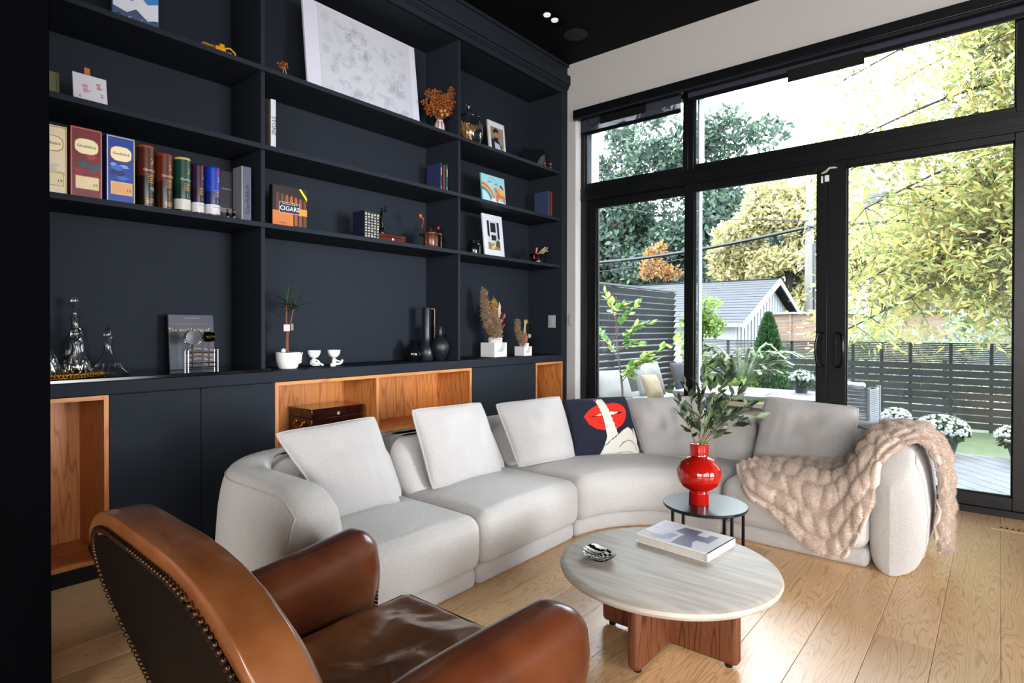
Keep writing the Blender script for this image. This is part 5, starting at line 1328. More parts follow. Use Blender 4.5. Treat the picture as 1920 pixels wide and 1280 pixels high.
build('body', MB().lathe([(.024, 0), (.034, .01), (.040, .04), (.036, .07), (.024, .088), (.026, .096), (.022, .096), (.018, .08), (.001, .02)], 28), flat('#b8b0b0', .3), r)
for a in (-2.6, -1.9, -1.2, -.4): build('stripe', MB().tube([(.0245 * math.cos(a), .0245 * math.sin(a), .002), (.041 * math.cos(a), .041 * math.sin(a), .04), (.037 * math.cos(a), .037 * math.sin(a), .07), (.025 * math.cos(a), .025 * math.sin(a), .087)], .0035, 5), flat('#6e1420', .3), r)
r = th('dried_bouquet', 'rusty brown dried flower bouquet standing in the striped bud vase', 'dried flowers', -.10, -1.545, T3 + .09)
bb = []
for k, (x, z, s_) in enumerate([(-.10, .06, .045), (-.06, .09, .05), (-.10, .17, .045), (-.02, .12, .06), (.03, .15, .06), (.06, .10, .05), (.0, .06, .05), (.08, .2, .04), (.12, .16, .035), (.13, .23, .03), (-.05, .19, .04), (-.16, .10, .025), (.11, .27, .025)]): bb.append((wc_(x, -.01, z), (s_, s_, s_ * .8)))
V, F = leaves(3000, bb, .017, .45); cloud('blossoms', V, F, DRY, r)
mb = MB()
for c, _ in bb: l_ = ROOTM[r.name].inverted() @ Vector(c); mb.tube([(0, 0, -.03), tuple(l_ * .5 + Vector((0, 0, .02))), tuple(l_)], .0018, 4)
build('stems', mb, STEMM, r, kind='stuff')
for x, z in ((-.03, .06), (0.01, .075), (-.02, .035), (.03, .05)): build('pale_bloom', MB().sphere((x, -.045, z), .013, 8), flat('#a8783c', .8), r)
# --- right bay top
r = th('glass_jar', 'large lidded glass apothecary jar on the top right shelf', 'jar', -.18, -1.15, T3)
build('jar', MB().lathe([(.05, 0), (.065, .008), (.10, .05), (.115, .12), (.112, .18), (.092, .225), (.09, .235), (.086, .235), (.088, .222), (.108, .178), (.111, .12), (.096, .053), (.06, .013), (.001, .01)], 40), GLASS, r)
build('lid', MB().lathe([(.096, .237), (.098, .243), (.085, .258), (.05, .29), (.02, .305), (.013, .312), (.018, .33), (.020, .345), (.012, .358), (.001, .36), (.001, .356), (.010, .350), (.015, .342), (.008, .315), (.015, .3), (.048, .284), (.08, .254), (.09, .24)], 40), GLASS, r)
r = th('wheat_bunch', 'golden dried wheat bunch standing inside the glass jar', 'dried flowers', -.18, -1.15, T3 + .02)
WHE = mat('wheat', '#a8742e', .8, island=['#8f5f24', '#b98a44', '#c79c58', '#7c4e1c']); mb = MB(); q = random.Random(5)
for k in range(70):
    a = q.uniform(-.5, .75); b = q.uniform(-.3, .3); L_ = q.uniform(.13, .2); mb.tube([(-.03, -.01, .0), (-.03 + math.sin(a) * L_ * .5, b * L_ * .3, L_ * .5), (-.03 + math.sin(a) * L_ * .95, b * L_ * .6, L_ * math.cos(a) ** .3)], [.001, .0012, .0035], 4)
build('stems', mb, WHE, r, kind='stuff')
build('ribbon', MB().lathe([(.010, .015), (.012, .02), (.010, .028)], 12, -.03, -.01), flat('#8a3a1a'), r)
r = th('baton', 'short pale baton with a brass tip leaning against the glass jar', 'ornament', -.06, -1.275, T3 + .0)
build('baton', MB().tube([(.038, 0, .006), (0, 0, .075)], .006, 10), flat('#b8a890'), r); build('tip', MB().sphere((-.003, 0, .08), .009, 8), BRASS, r)
def framed(name, label, X, y, z, wd, ht, tilt, fcol, mcol, fw=.02, group=None):
    r = th(name, label, 'picture', X, y, z, group)
    build('frame', tiltm(MB().box(-wd/2, wd/2, 0, .014, 0, ht), tilt), flat(fcol, .35), r, bevel=.0015)
    return r
def tp(r, name, pts, y, m):
    return build(name, tiltm(MB().prism(pts, y - .0006, y), r['_t'] if '_t' in r else -.1), m, r, sharp=0)
r = framed('photo_frame', 'white mat photo frame showing a man in a dark suit', -.15, -.815, T3, .215, .30, -.1, '#b4b0ac', None)
tp(r, 'mat_board', [(-.103, .006), (.103, .006), (.103, .27), (.075, .294), (-.103, .294)], -.0006, flat('#c6c8cc'))
tp(r, 'photo_ground', [(-.08, .03), (.08, .03), (.08, .25), (-.08, .25)], -.0014, flat('#7c6f62'))
tp(r, 'suit', [(-.08, .03), (.055, .03), (.05, .09), (.02, .13), (-.03, .15), (-.08, .14)], -.002, flat('#10161f')); tp(r, 'shirt', [(-.035, .035), (.04, .035), (.03, .1), (-.01, .125), (-.04, .12)], -.0026, flat('#a8b0c4')); tp(r, 'bow_tie', [(-.03, .112), (.01, .128), (.012, .112), (-.028, .128)], -.0032, flat('#0a0d12'))
tp(r, 'face', [(-.038, .15), (-.005, .14), (.012, .17), (.012, .2), (-.01, .22), (-.035, .21)], -.0026, flat('#9a6c52')); tp(r, 'beard', [(-.045, .165), (-.03, .135), (.0, .13), (.014, .16), (.0, .165), (-.02, .158)], -.0032, flat('#16100e')); tp(r, 'hair', [(-.05, .19), (-.035, .2), (-.01, .212), (.012, .2), (.015, .225), (-.01, .243), (-.045, .23)], -.0032, flat('#0e0b0b'))
q = random.Random(9); mb = MB()
for k in range(40): x, z = q.uniform(.03, .075), q.uniform(.04, .24); mb.box(x, x + .008, -.0026, -.002, z, z + .008)
build('photo_pattern', tiltm(mb, -.1), flat('#a89c90'), r)
r = th('wooden_ledge', 'thin reddish wooden ledge strip lying in front of the framed photo', 'wooden strip', -.05, -.74, T3); build('bar', MB().box(-.07, .05, 0, .03, 0, .006), flat('#7c4a30'), r, bevel=.001); build('rim', MB().box(-.07, .05, -.003, 0, 0, .009), flat('#8f5a3c'), r)
r = th('dark_photo_frame', 'dark picture in a thin silver-edged frame at the right end of the top shelf', 'picture', -.16, -.30, T3, None, -35)
build('picture', tiltm(MB().box(-.11, .11, 0, .01, 0, .19), -.05), flat('#0b0e12', .2), r); build('edge', tiltm(MB().box(.108, .114, -.002, .012, 0, .19), -.05), SILVER, r); build('printed_shape', tiltm(MB().prism([(-.05, .02), (.02, .05), (.06, .12), (.1, .15), (.105, .02)], -.001, 0), -.05), flat('#3e4640', .3), r)
for k, (y, h_) in enumerate(((-.305, .045), (-.215, .06))):
    r = th('tiny_figurine', ['shorter tiny red figurine in front of the dark picture', 'taller tiny red figurine at the front edge of the top right shelf'][k], 'figurine', -.04, y, T3, 'tiny figurines'); build('body', MB().lathe([(.012, 0), (.016, .008), (.014, h_ * .5), (.006, h_ * .62)], 16), flat('#3a1416', .3), r); build('head', MB().sphere((0, 0, h_ * .78), .012, 8), flat('#8a4c38', .5), r)
    build('hat', MB().sphere((0, .002, h_ * .78 + .006), .011, 8), flat('#12100f', .5), r)
# --- right bay middle: children's book, two spines
r = book('childrens_book', "colourful children's book with a rainbow and a rider on its cover", -.13, -.885, T2, .30, .26, .012, '#7fb4bc', tilt=-.1)
r['_t'] = -.1
tp(r, 'printed_sky', [(-.145, .14), (.145, .14), (.145, .255), (-.145, .255)], -.0006, flat('#8cbcc6'))
for k, (c, rad) in enumerate((('#c63a1c', .165), ('#d8a83a', .145), ('#2f8a4c', .132), ('#2f6aa8', .118), ('#9cc8d0', .102))):
    pts = [(-.15 + rad * math.cos(t), .02 + rad * math.sin(t)) for t in [PI / 2 * i / 14 for i in range(15)]] + [(-.15, .02)]
    tp(r, 'printed_rainbow', [(max(-.146, x), z) for x, z in pts], -.0010 - k * .0004, flat(c))
tp(r, 'printed_cloud', [(-.06, .01), (.14, .01), (.12, .045), (.05, .06), (.0, .07), (-.04, .055)], -.0034, flat('#c8ccc8'))
tp(r, 'printed_horse', [(.02, .05), (.03, .12), (.0, .15), (.03, .165), (.06, .13), (.10, .12), (.14, .10), (.13, .04), (.11, .08), (.06, .08), (.04, .03)], -.004, flat('#b8602c')); tp(r, 'printed_rider', [(.06, .12), (.07, .16), (.09, .185), (.11, .16), (.14, .11), (.10, .10)], -.0046, flat('#d89a2a')); tp(r, 'printed_hair', [(.075, .18), (.095, .195), (.12, .17), (.13, .15), (.10, .165)], -.005, flat('#141010'))
mb = MB(); q = random.Random(6); x = -.07
for wd_ in range(2):
    x = -.07 + wd_ * .08
    for k in range(4):
        w0 = q.uniform(.008, .016); zc = .205 - wd_ * .012 - .0; mb.prism([(x, zc), (x + w0 * .3, zc - .008), (x + w0 * .8, zc - .006), (x + w0, zc + .004), (x + w0 * .9, zc + .006), (x + w0 * .7, zc), (x + w0 * .3, zc - .002)], -.0018, -.0012); mb.box(x + w0 * .4, x + w0 * .4 + .003, -.0018, -.0012, zc + .012, zc + .015); x += w0 + .002
for k in range(9): mb.box(-.06 + k * .011, -.053 + k * .011, -.0018, -.0012, .232 - k * .0006, .236 - k * .0006)
build('persian_lettering', tiltm(mb, -.1), INK, r, sharp=0)
for k, (y, col, l_) in enumerate([(-.170, '#35405e', 'faded blue hardback at the right end of the middle shelf'), (-.128, '#7c2e1c', 'brick red hardback at the right end of the middle shelf')]): spine('hardback_book', l_, -.09, y, T2, .022 - .004 * k, .25, .16, col, 'two hardbacks in the right bay')
# --- right bay lower: black jar, art print, strikers
BGL = mat('black_glaze', '#0a0b0e', .08)
r = th('black_jar', 'small glossy black jar beside the framed interior print', 'jar', -.12, -1.15, T1)
build('body', MB().lathe([(.04, 0), (.052, .005), (.056, .03), (.056, .07), (.045, .09), (.034, .094), (.034, .102), (.042, .106), (.042, .114), (.034, .118), (.001, .118)], 36), BGL, r)
for a in (-.3, PI + .3): build('lug', MB().tube([(.036 * math.cos(a), .036 * math.sin(a), .096), (.050 * math.cos(a), .050 * math.sin(a), .105), (.036 * math.cos(a), .036 * math.sin(a), .114)], .004, 6), BGL, r)
r = framed('interior_print', 'white matted print of a black and white doorway with autumn garden', -.13, -.875, T1, .25, .37, -.11, '#c8cad6', None); r['_t'] = -.11
tp(r, 'doorway', [(-.075, .07), (.075, .07), (.075, .315), (-.075, .315)], -.0006, flat('#b4b8c8'))
for pts in ([(-.075, .19), (-.05, .17), (-.05, .315), (-.075, .315)], [(.05, .17), (.075, .16), (.075, .31), (.05, .31)], [(-.035, .22), (.03, .22), (.03, .30), (-.035, .30)], [(-.03, .15), (.03, .15), (.03, .195), (-.03, .195)]): tp(r, 'dark_panel', pts, -.0012, flat('#10141c'))
tp(r, 'printed_garden', [(-.075, .07), (.075, .07), (.075, .13), (.02, .145), (-.02, .12), (-.075, .135)], -.0018, flat('#8a7438')); tp(r, 'printed_shrub', [(.02, .10), (.07, .09), (.075, .14), (.05, .16), (.03, .145)], -.0024, flat('#3c4424')); tp(r, 'printed_figure', [(.0, .095), (.014, .095), (.012, .14), (.004, .15)], -.003, flat('#cfccc4'))
tp(r, 'printed_path', [(-.05, .075), (.0, .075), (.01, .10), (-.02, .11)], -.0024, flat('#b8a878'))
r = th('flat_dark_ornament', 'thin dark flat object lying right of the framed doorway print', 'ornament', -.05, -.70, T1); build('bar', MB().box(-.10, .10, -.0, .02, 0, .008), flat('#1c2024', .3), r, bevel=.002); build('hook', MB().tube([(.03, .03, .0), (.05, .03, .02), (.06, .03, .04), (.05, .03, .05)], .003, 6), BLACK, r)
r = th('match_cauldron', 'small black pot filled with pale matchsticks and a red tassel', 'pot', -.1, -.335, T1)
build('body', MB().lathe([(.048, 0), (.055, .006), (.058, .06), (.072, .075), (.074, .08), (.068, .08), (.054, .064), (.05, .01), (.001, .01)], 32), BGL, r)
for k in range(9): 
    q = random.Random(k); a = .5 + .06 * k; tipx = .06 + .008 * k; tz = .105 + .01 * (k % 4)
    s_ = build('match', MB().tube([(-.02, q.uniform(-.02, .02), .05), (tipx + .03, q.uniform(-.02, .02), tz + .02)], .0035, 6), flat('#b8a27c'), r); build('match_head', MB().sphere((tipx + .033, 0, tz + .022), .006, 6), flat('#c8b49a'), s_)
for k in range(2): s_ = build('match', MB().tube([(-.045, -.02 + .01 * k, .05), (-.025 + .012 * k, -.01, .13)], .004, 6), flat('#c8a078'), r); build('match_head', MB().sphere((-.023 + .012 * k, -.01, .135), .007, 6), flat('#b8703a'), s_)
build('tassel', MB().lathe([(.001, .04), (.004, .036), (.006, .03), (.012, .002), (.001, .0)], 10, -.085, -.03, .03).sphere((-.055, -.05, .078), .010, 6), flat('#a01428', .7), r)

# ------------------------------------------------------------ things on the worktop
r = th('black_serving_tray', 'long glossy black tray lying on the near end of the worktop', 'tray', -.17, -3.53, TW)
build('tray', MB().box(-.61, .60, -.178, .16, 0, .018), GLOSSB, r, bevel=.003); build('feet', MB().box(-.5, -.46, -.1, -.06, -.0, .001).box(.46, .5, -.1, -.06, 0, .001), BLACK, r)
TT = TW + .0185
r = th('gold_tray', 'round gold filigree tray carrying the decanters at the left end', 'tray', -.18, -3.90, TT)
build('tray', MB().lathe([(.19, 0), (.205, .004), (.212, .024), (.208, .024), (.2, .007), (.001, .006)], 48), mat('gold_filigree', '#b8862f', .25, metal=1, bump=1, bscale=160), r)
rm = MB()
for i in range(90): a = 2 * PI * i / 90; rm.sphere((.213 * math.cos(a), .213 * math.sin(a), .013), .0055, 4)
build('filigree', rm, BRASS, r, kind='stuff')
def decanter(label, X, y, z, prof, stop, cuts=None, grp='crystal decanters'):
    r = th('glass_decanter', label, 'decanter', X, y, z, grp)
    pr_ = prof + [(max(.001, a - .004), b) for a, b in reversed(prof[1:])] + [(.001, prof[1][1] + .004)]
    build('body', MB().lathe(pr_, 36), GLASS, r); top = prof[-1][1]
    build('stopper', MB().lathe([(a, b + top) for a, b in stop], 24), GLASS, r)
    if cuts:
        mb = MB(); 
        for i in range(cuts[0]):
            a = 2 * PI * i / cuts[0]; z0, z1, r0, r1 = cuts[1:]
            for sg in (-1, 1): mb.tube([(r0 * math.cos(a), r0 * math.sin(a), z0), ((r0 + r1) / 2 * math.cos(a + sg * .16) * 1.02, (r0 + r1) / 2 * math.sin(a + sg * .16) * 1.02, (z0 + z1) / 2), (r1 * math.cos(a + sg * .3), r1 * math.sin(a + sg * .3), z1)], .0022, 4)
        build('cut_facets', mb, GLASS, r, kind='stuff')
    return r
decanter('wide-bottomed crystal ship decanter standing right of the gold tray', -.16, -3.665, TT, [(.001, 0), (.08, 0), (.088, .006), (.08, .02), (.045, .06), (.022, .10), (.016, .13), (.018, .155), (.024, .17), (.025, .176)], [(.012, -.02), (.013, 0), (.016, .004), (.018, .018), (.014, .038), (.006, .052), (.001, .055)], (16, .012, .055, .085, .048))
ZG = TT + .0065
decanter('round-bellied cut crystal decanter with a ball stopper in front on the gold tray', -.12, -3.80, ZG, [(.001, 0), (.035, 0), (.05, .012), (.056, .04), (.05, .065), (.022, .105), (.016, .125), (.02, .15), (.024, .155)], [(.012, -.01), (.010, .004), (.014, .010), (.024, .03), (.024, .045), (.014, .062), (.001, .066)], (12, .012, .07, .05, .048))
decanter('tall slim glass decanter with a long stopper behind on the gold tray', -.24, -3.775, ZG, [(.001, 0), (.032, 0), (.036, .01), (.045, .10), (.045, .15), (.022, .20), (.015, .235), (.018, .26), (.024, .27)], [(.010, -.01), (.007, .01), (.008, .05), (.014, .058), (.019, .075), (.016, .09), (.001, .096)])
decanter('crystal decanter with a flared neck cut off by the dark wall', -.15, -3.925, ZG, [(.001, 0), (.05, 0), (.068, .015), (.072, .045), (.055, .085), (.022, .15), (.014, .2), (.014, .24), (.022, .27), (.026, .28)], [(.010, -.02), (.012, .0), (.02, .02), (.02, .035), (.001, .05)], (14, .012, .08, .066, .05))
r = th('world_atlas_book', 'dark grey drinks atlas book leaning against the wall behind the bar tools', 'book', -.27, -3.225, TT)
build('cover', tiltm(MB().box(-.125, .112, 0, .025, 0, .30), -.09), mat('slate_cover', '#333a48', .4), r, bevel=.002); build('spine', tiltm(MB().box(-.128, -.125, 0, .025, 0, .3), -.09), BLACK, r)
def tl(t, x, z, sz, m): o = lettering(t, r, x, z, -.0008, sz, m); o.data.transform(Matrix.Rotation(-.09, 4, 'X'))
tl('DAVE BROOM', -.005, .28, .013, flat('#8a8e9a')); tl('The world atlas of', -.02, .215, .029, flat('#c0a868')); tl('WHISKY', -.005, .185, .04, flat('#8a4a3a'))
build('printed_line', tiltm(MB().box(-.09, .08, -.0008, 0, .245, .2475), -.09), flat('#8a4a3a'), r)
for k, (z, c) in enumerate(((.02, '#70707a'), (.045, '#8a8490'), (.07, '#a87a5a'), (.10, '#7a7c88'), (.125, '#6e3a34'))): build('printed_strata', tiltm(MB().prism([(-.03, z), (.02, z + .008), (.10, z - .003), (.10, z + .006), (.02, z + .016), (-.03, z + .008)], -.0008, 0), -.09), flat(c), r)
r = th('bar_tool_set', 'silver rack holding a strainer, a jigger and wooden-handled bar tools', 'bar tools', -.12, -3.25, TT)
for x in (-.075, .075):
    for y in (-.02, .02): build('post', MB().tube([(x, y, 0), (x, y, .105)], .0026, 8).sphere((x, y, .11), .006, 6), SILVER, r)
for z in (.018, .04, .095): build('rail', MB().tube([(-.075, -.02, z), (.075, -.02, z), (.075, .02, z), (-.075, .02, z)], .0018, 6, True), SILVER, r)
DW = flat('#2a100c', .3)
a = build('strainer', MB().lathe([(.034, 0), (.035, .002), (.001, .003)], 32, M=Matrix.Translation((-.045, 0, .175)) @ Matrix.Rotation(PI / 2, 4, 'X')), mat('smoked_steel', '#3a3d42', .25, metal=.8), r)
cl_ = []
for i in range(160): t = 2 * PI * i / 160; rr_ = .043 + .004 * math.cos(i * .9 * 2); cl_.append((-.045 + rr_ * math.cos(t), -.002 + .004 * math.sin(i * 1.8), .175 + rr_ * math.sin(t)))
build('spring', MB().tube(cl_, .0013, 4, True), SILVER, a); build('handle', MB().box(-.05, -.04, -.004, .004, .01, .135), DW, a, bevel=.003)
a = build('jigger', MB().lathe([(.018, 0), (.027, .004), (.028, .03), (.024, .05), (.018, .052)], 24, M=Matrix.Translation((.01, 0, .178)) @ Matrix.Rotation(PI / 2, 4, 'Y')), mat('dark_brass', '#4a4028', .2, metal=1), r); build('handle', MB().tube([(.038, 0, .01), (.036, 0, .13), (.034, 0, .155)], [.005, .005, .003], 8), DW, a)
build('bar_spoon', MB().tube([(.005, 0, .01), (.006, 0, .12), (.008, 0, .15)], [.005, .005, .002], 8), DW, r)
# planted face pot
r = th('face_planter', 'white ceramic planter shaped like a face in profile', 'planter', -.16, -2.735, TW)
prof = [(.001, 0), (.048, 0), (.056, .008), (.068, .05), (.073, .095), (.073, .098), (.067, .098), (.06, .04), (.001, .035)]
build('pot', MB().lathe(prof, 40), WHT, r)
build('nose', MB().prism([(.062, .085), (.074, .082), (.088, .098), (.09, .088), (.082, .078), (.088, .07), (.078, .066), (.086, .055), (.078, .048), (.084, .038), (.07, .026), (.055, .03)], -.018, .012), WHT, r, bevel=.006)
build('ear', MB().sphere((-.03, .0, .108), .014, 8), WHT, r)
build('soil', MB().lathe([(.066, .09), (.04, .097), (.001, .1)], 24), mat('soil', '#17100c', 1, bump=1, bscale=60), r)
r = th('dracaena', 'small dracaena palm with thin arching leaves growing from the face planter', 'plant', -.16, -2.735, TW + .09)
TRK = mat('dracaena_trunk', '#6a4630', .8, bump=.6, bscale=90)
tk = build('trunk', MB().tube([(-.005, 0, 0), (-.008, 0, .06), (-.004, 0, .15)], [.012, .010, .009], 10), TRK, r)
build('branch', MB().tube([(-.004, 0, .14), (-.012, 0, .2), (-.008, 0, .30)], [.007, .006, .005], 8), TRK, r); build('branch', MB().tube([(-.002, 0, .14), (.02, 0, .2), (.035, 0, .27)], [.006, .005, .004], 8), TRK, r)
build('price_tag', MB().box(-.035, .005, -.014, -.0125, .135, .175), flat('#c8b8c4', .2), r); build('price_tag', MB().box(.012, .028, -.014, -.0125, .14, .18), flat('#8a6a58'), r)
DL = [mat('dracaena_leaf', '#20401c', .4), mat('dracaena_leaf_dark', '#101f14', .4)]; q = random.Random(31)
for (cx, cz) in ((-.008, .30), (.035, .27)):
    for k in range(17):
        a = q.uniform(0, 2 * PI); el = q.uniform(-.2, 1.3); L_ = q.uniform(.10, .18); g_ = []
        for i in range(7):
            t = i / 6; d = L_ * t; x = cx + math.cos(a) * math.cos(el) * d; y = math.sin(a) * math.cos(el) * d * .7; z = cz + math.sin(el) * d - .22 * L_ * t * t * (1.2 if el < .8 else .4) ; w_ = .0045 * (1 - t) ** .6 + .0004
            g_.append([(x - math.sin(a) * w_, y + math.cos(a) * w_ * .7, z), (x, y, z - .0015), (x + math.sin(a) * w_, y - math.cos(a) * w_ * .7, z + w_ * .5)])
        build('leaf', MB().grid(g_), q.choice(DL), r)
# two little figure pots
def figpot(label, X, y, sit):
    r = th('figure_pot', label, 'planter', X, y, TW, 'white figure pots')
    build('cup', MB().lathe([(.012, .055), (.028, .066), (.038, .085), (.040, .104), (.036, .104), (.032, .09), (.001, .075)], 28), WHT, r)
    if sit:
        b = MB().tube([(0, 0, .058), (-.002, 0, .035), (-.012, 0, .018)], [.012, .016, .018], 10); b.tube([(-.01, -.01, .018), (.02, -.014, .03), (.048, -.01, .014), (.062, -.01, .008)], [.012, .009, .007, .008], 8)
        b.tube([(-.01, .01, .016), (.02, .014, .014), (.055, .012, .010)], [.012, .009, .008], 8); b.tube([(.0, -.01, .05), (.018, -.02, .038), (.03, -.018, .028)], [.006, .005, .005], 8); b.tube([(-.004, .01, .05), (-.02, .016, .03), (-.01, .01, .012)], [.006, .005, .005], 8)
    else:
        b = MB().tube([(0, 0, .058), (0, 0, .03), (0, 0, .014)], [.011, .015, .016], 10); b.tube([(-.0, -.01, .016), (-.03, -.016, .014), (-.045, -.012, .006), (.0, -.03, .006)], [.011, .009, .008, .007], 8); b.tube([(0, .01, .016), (.03, .012, .012), (.062, .006, .014), (.066, .004, .045)], [.011, .009, .009, .010], 8)
        b.tube([(.0, 0, .05), (.02, -.008, .03), (.055, -.004, .03)], [.006, .005, .005], 8)
    build('body', b, WHT, r, sub=1); return r
figpot('white figure pot sitting with its legs stretched out, nearest the dracaena', -.16, -2.56, True)
figpot('white figure pot hugging one raised leg, further from the dracaena', -.14, -2.43, False)
# black vases
r = th('black_vase', 'low teardrop black vase with a diamond relief, leftmost of the three black vases', 'vase', -.24, -1.685, TW, 'black vases')
m_ = MB().lathe([(.001, 0), (.05, 0), (.065, .02), (.072, .045), (.062, .085), (.03, .125), (.02, .14), (.026, .15), (.022, .15), (.016, .14)], 48)
m_.v = [tuple(Vector((p[0] * (1 + .035 * math.sin(math.atan2(p[1], p[0]) * 12 + p[2] * 110) * math.sin(math.atan2(p[1], p[0]) * 12 - p[2] * 110) * (1 if p[2] < .12 else 0)), p[1] * (1 + .035 * math.sin(math.atan2(p[1], p[0]) * 12 + p[2] * 110) * math.sin(math.atan2(p[1], p[0]) * 12 - p[2] * 110) * (1 if p[2] < .12 else 0)), p[2]))) for p in m_.v]
build('body', m_, BGL, r)
build('lip', MB().tube([(.024 * math.cos(i * PI / 12), .024 * math.sin(i * PI / 12), .15) for i in range(24)], .0025, 6, True), BGL, r)
r = th('black_vase', 'tallest black vase with a straight neck and thin wire handle', 'vase', -.22, -1.565, TW, 'black vases')
build('body', MB().lathe([(.001, 0), (.055, 0), (.066, .03), (.068, .07), (.055, .11), (.038, .14), (.034, .18), (.034, .395), (.036, .40), (.031, .40), (.03, .2)], 40), mat('black_slate', '#141a22', .35, bump=.1, bscale=60), r)
build('handle', MB().tube([(.03, 0, .392), (.08, 0, .392), (.082, 0, .385), (.08, 0, .1), (.06, 0, .08)], .003, 6), flat('#9a8a7c', .4), r)
r = th('black_vase', 'black amphora vase with two pairs of loop handles, nearest the divider', 'vase', -.13, -1.512, TW, 'black vases')
build('body', MB().lathe([(.001, 0), (.03, 0), (.045, .02), (.07, .075), (.074, .11), (.06, .15), (.028, .18), (.022, .2), (.024, .25), (.032, .262), (.028, .262), (.02, .25)], 40), mat('black_stoneware', '#12151c', .4, bump=.25, bscale=90), r)
for sx in (-1, 1):
    for z in (.24, .212): build('loop_handle', MB().tube([(sx * .022, 0, z + .012), (sx * .040, 0, z + .014), (sx * .046, 0, z), (sx * .040, 0, z - .013), (sx * .022, 0, z - .012)], .0055, 8), MC['black_stoneware'], r)
# square planters with dried arrangements
def cubepot(label, X, y, s_):
    r = th('square_planter', label, 'planter', X, y, TW, 'white square planters'); w_, h_ = .105 * s_, .16 * s_
    out = [(-w_, 0), (w_, 0), (w_, h_), (.082 * s_, h_)]
    out += [(.082 * s_ * math.cos(t), .135 * s_ - (.135 - .055) * s_ * math.sin(t) ** 1 * 1.0) for t in [PI * i / 16 for i in range(17)]]
    out += [(-.082 * s_, h_), (-w_, h_)]
    build('cube', MB().prism(out, -w_, w_), WHT, r, bevel=.002 * s_, sharp=30)
    build('cup', MB().lathe([(.001, .056 * s_), (.04 * s_, .062 * s_), (.068 * s_, .09 * s_), (.080 * s_, .13 * s_), (.081 * s_, .215 * s_), (.076 * s_, .215 * s_), (.074 * s_, .14 * s_), (.001, .12 * s_)], 36, 0, -.022 * s_), WHT, r); return r
cubepot('larger white cube planter with a rounded insert holding pampas grass', -.20, -.815, .76)
cubepot('smaller white cube planter with a rounded insert at the window end', -.12, -.51, .52)
PAM = mat('pampas', '#8a7058', .95, island=['#6e5844', '#8f7660', '#a88e74', '#5e4936']); REDD = mat('dried_red', '#8a3a34', .8, island=['#7c2a26', '#a8504a', '#b86a60'])
def plume(r, pts, rad, n, m=None, size=.03):
    V_ = []; bl_ = [(tuple(ROOTM[r.name] @ Vector(p)), (rad * (1 - .5 * i / len(pts)),) * 2 + (rad * 1.3,)) for i, p in enumerate(pts)]
    V, F = leaves(n, bl_, size, .12, 0, .2); cloud('plume', V, F, m or PAM, r); build('stem', MB().tube([(0, 0, 0)] + list(pts), .002, 5), STEMM, r)
r = th('pampas_arrangement', 'brown pampas plumes with coral dried stems standing in the larger planter', 'dried flowers', -.20, -.815, TW + .11)
plume(r, [(-.05, 0, .16), (-.08, 0, .24), (-.11, 0, .31), (-.12, 0, .37), (-.125, 0, .42)], .045, 2600); plume(r, [(-.06, -.03, .14), (-.11, -.03, .19), (-.14, -.03, .25), (-.13, -.03, .3)], .045, 2000); plume(r, [(-.02, -.04, .07), (-.03, -.06, .12), (-.04, -.06, .17), (-.05, -.06, .2)], .05, 2600)
plume(r, [(-.01, 0, .2), (0, 0, .27), (.0, 0, .33)], .03, 900, WHE, .04)
build('white_leaf', MB().prism([(.03, .2), (.055, .26), (.055, .33), (.04, .36), (.025, .3), (.02, .24)], -.03, -.027), flat('#b8ad9c'), r)
mb = MB(); q = random.Random(3)
for k in range(16):
    a = .15 + q.uniform(0, .75); L_ = q.uniform(.18, .29); e = (.03 + math.sin(a) * L_ * .55, q.uniform(-.04, .03), math.cos(a) * L_ * 1.05 + .03); mb.tube([(e[0] * .75, e[1], e[2] - .035), e], [.004, .0075], 6)
build('coral_tips', mb, REDD, r, kind='stuff'); build('stem', MB().tube([(.02, 0, 0), (.05, 0, .12), (.08, 0, .25)], .0025, 5).tube([(.03, 0, 0), (.06, 0, .15), (.11, 0, .24)], .0025, 5), STEMM, r)
r = th('pampas_arrangement', 'small plume with pale reeds and coral sticks in the smaller planter', 'dried flowers', -.12, -.505, TW + .1)
plume(r, [(-.03, 0, .05), (-.06, 0, .09), (-.09, 0, .14), (-.085, 0, .18)], .035, 1900, None, .022); plume(r, [(-.03, -.03, .0), (-.06, -.04, .01)], .022, 500, None, .02)
mb = MB()
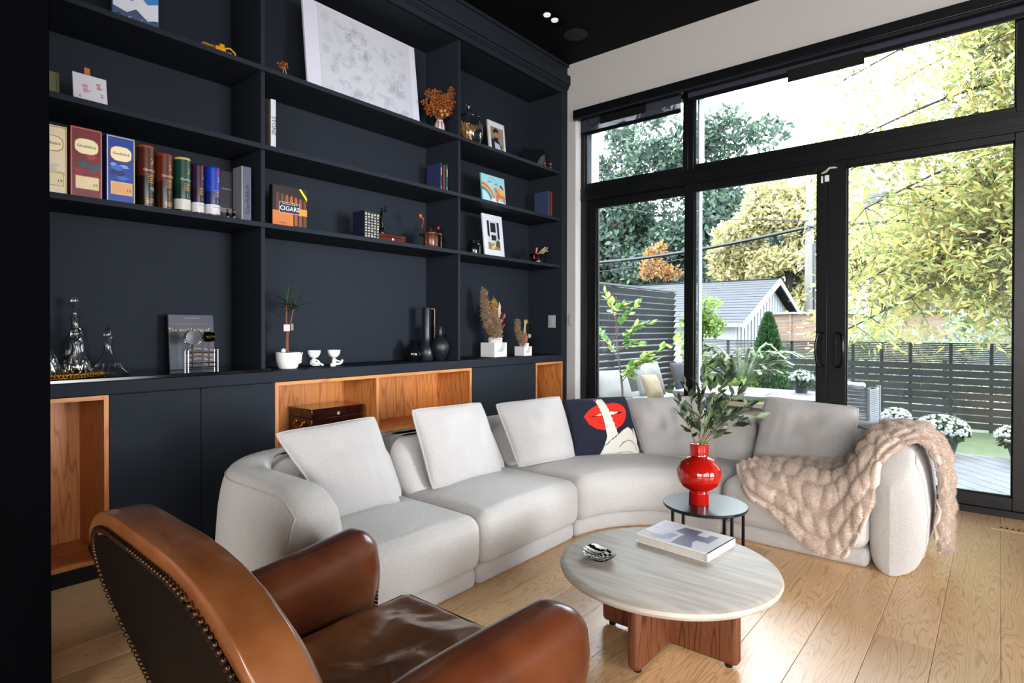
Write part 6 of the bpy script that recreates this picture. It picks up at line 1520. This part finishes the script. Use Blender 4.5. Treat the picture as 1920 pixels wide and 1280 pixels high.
for k in range(14): q = random.Random(k); mb.tube([(q.uniform(-.01, .03), 0, .0), (q.uniform(.0, .03), 0, .14), (q.uniform(.0, .06), 0, .22), (q.uniform(.02, .07), 0, .19)], .0022, 4)
build('reeds', mb, mat('pale_reed', '#a8966a', .8), r, kind='stuff')
build('coral_sticks', MB().tube([(0, -.02, 0), (.01, -.02, .1)], .008, 6).tube([(.015, -.02, 0), (.022, -.02, .07)], .007, 6), REDD, r); build('seed_head', MB().sphere((.055, -.02, .075), .02, 8), flat('#a88a70', .9), r)
# mahogany chest in the niche
r = th('mahogany_chest', 'polished mahogany chest with brass side handles standing in the oak niche', 'chest', -.22, -2.43, .4705)
build('body', MB().box(-.19, .19, -.13, .13, 0, .115), MAHOG, r, bevel=.003); build('lid', MB().box(-.19, .19, -.13, .13, .118, .175), MAHOG, r, bevel=.004)
build('inlay', MB().box(-.186, .186, -.1305, -.13, .114, .1165), BRASS, r); build('escutcheon', MB().lathe([(.011, 0), (.010, .002)], 16, M=Matrix.Translation((.0, -.13, .135)) @ Matrix.Rotation(PI / 2, 4, 'X')), flat('#c8b890', .3), r)
build('keyhole', MB().box(-.0015, .0015, -.1335, -.132, .130, .140), INK, r)
hd_ = build('side_handle', MB().tube([(-.197, -.045, .09), (-.212, -.045, .07), (-.214, -.02, .06), (-.214, .02, .06), (-.212, .045, .07), (-.197, .045, .09)], .005, 8), BRASS, r)
for y in (-.045, .045): build('rosette', MB().lathe([(.012, 0), (.009, .006), (.001, .007)], 14, M=Matrix.Translation((-.19, y, .092)) @ Matrix.Rotation(-PI / 2, 4, 'Y')), BRASS, hd_)
# floor register
r = thing('floor_register', 'wooden slotted floor vent by the right-hand door', 'vent', (3.25, -.19, 0))
RW = mat('register_wood', '#c9a06a', .4)
mb = MB().box(-.14, .16, -.055, -.022, 0, .003).box(-.14, .16, .022, .055, 0, .003).box(-.14, -.10, -.022, .022, 0, .003)
for k in range(9): mb.box(-.10 + .012 + k * .026, -.10 + .026 + k * .026, -.022, .022, 0, .003)
build('grille', mb, RW, r); build('dark_slot', MB().box(-.1, .14, -.021, .021, .0002, .0008), BLACK, r)
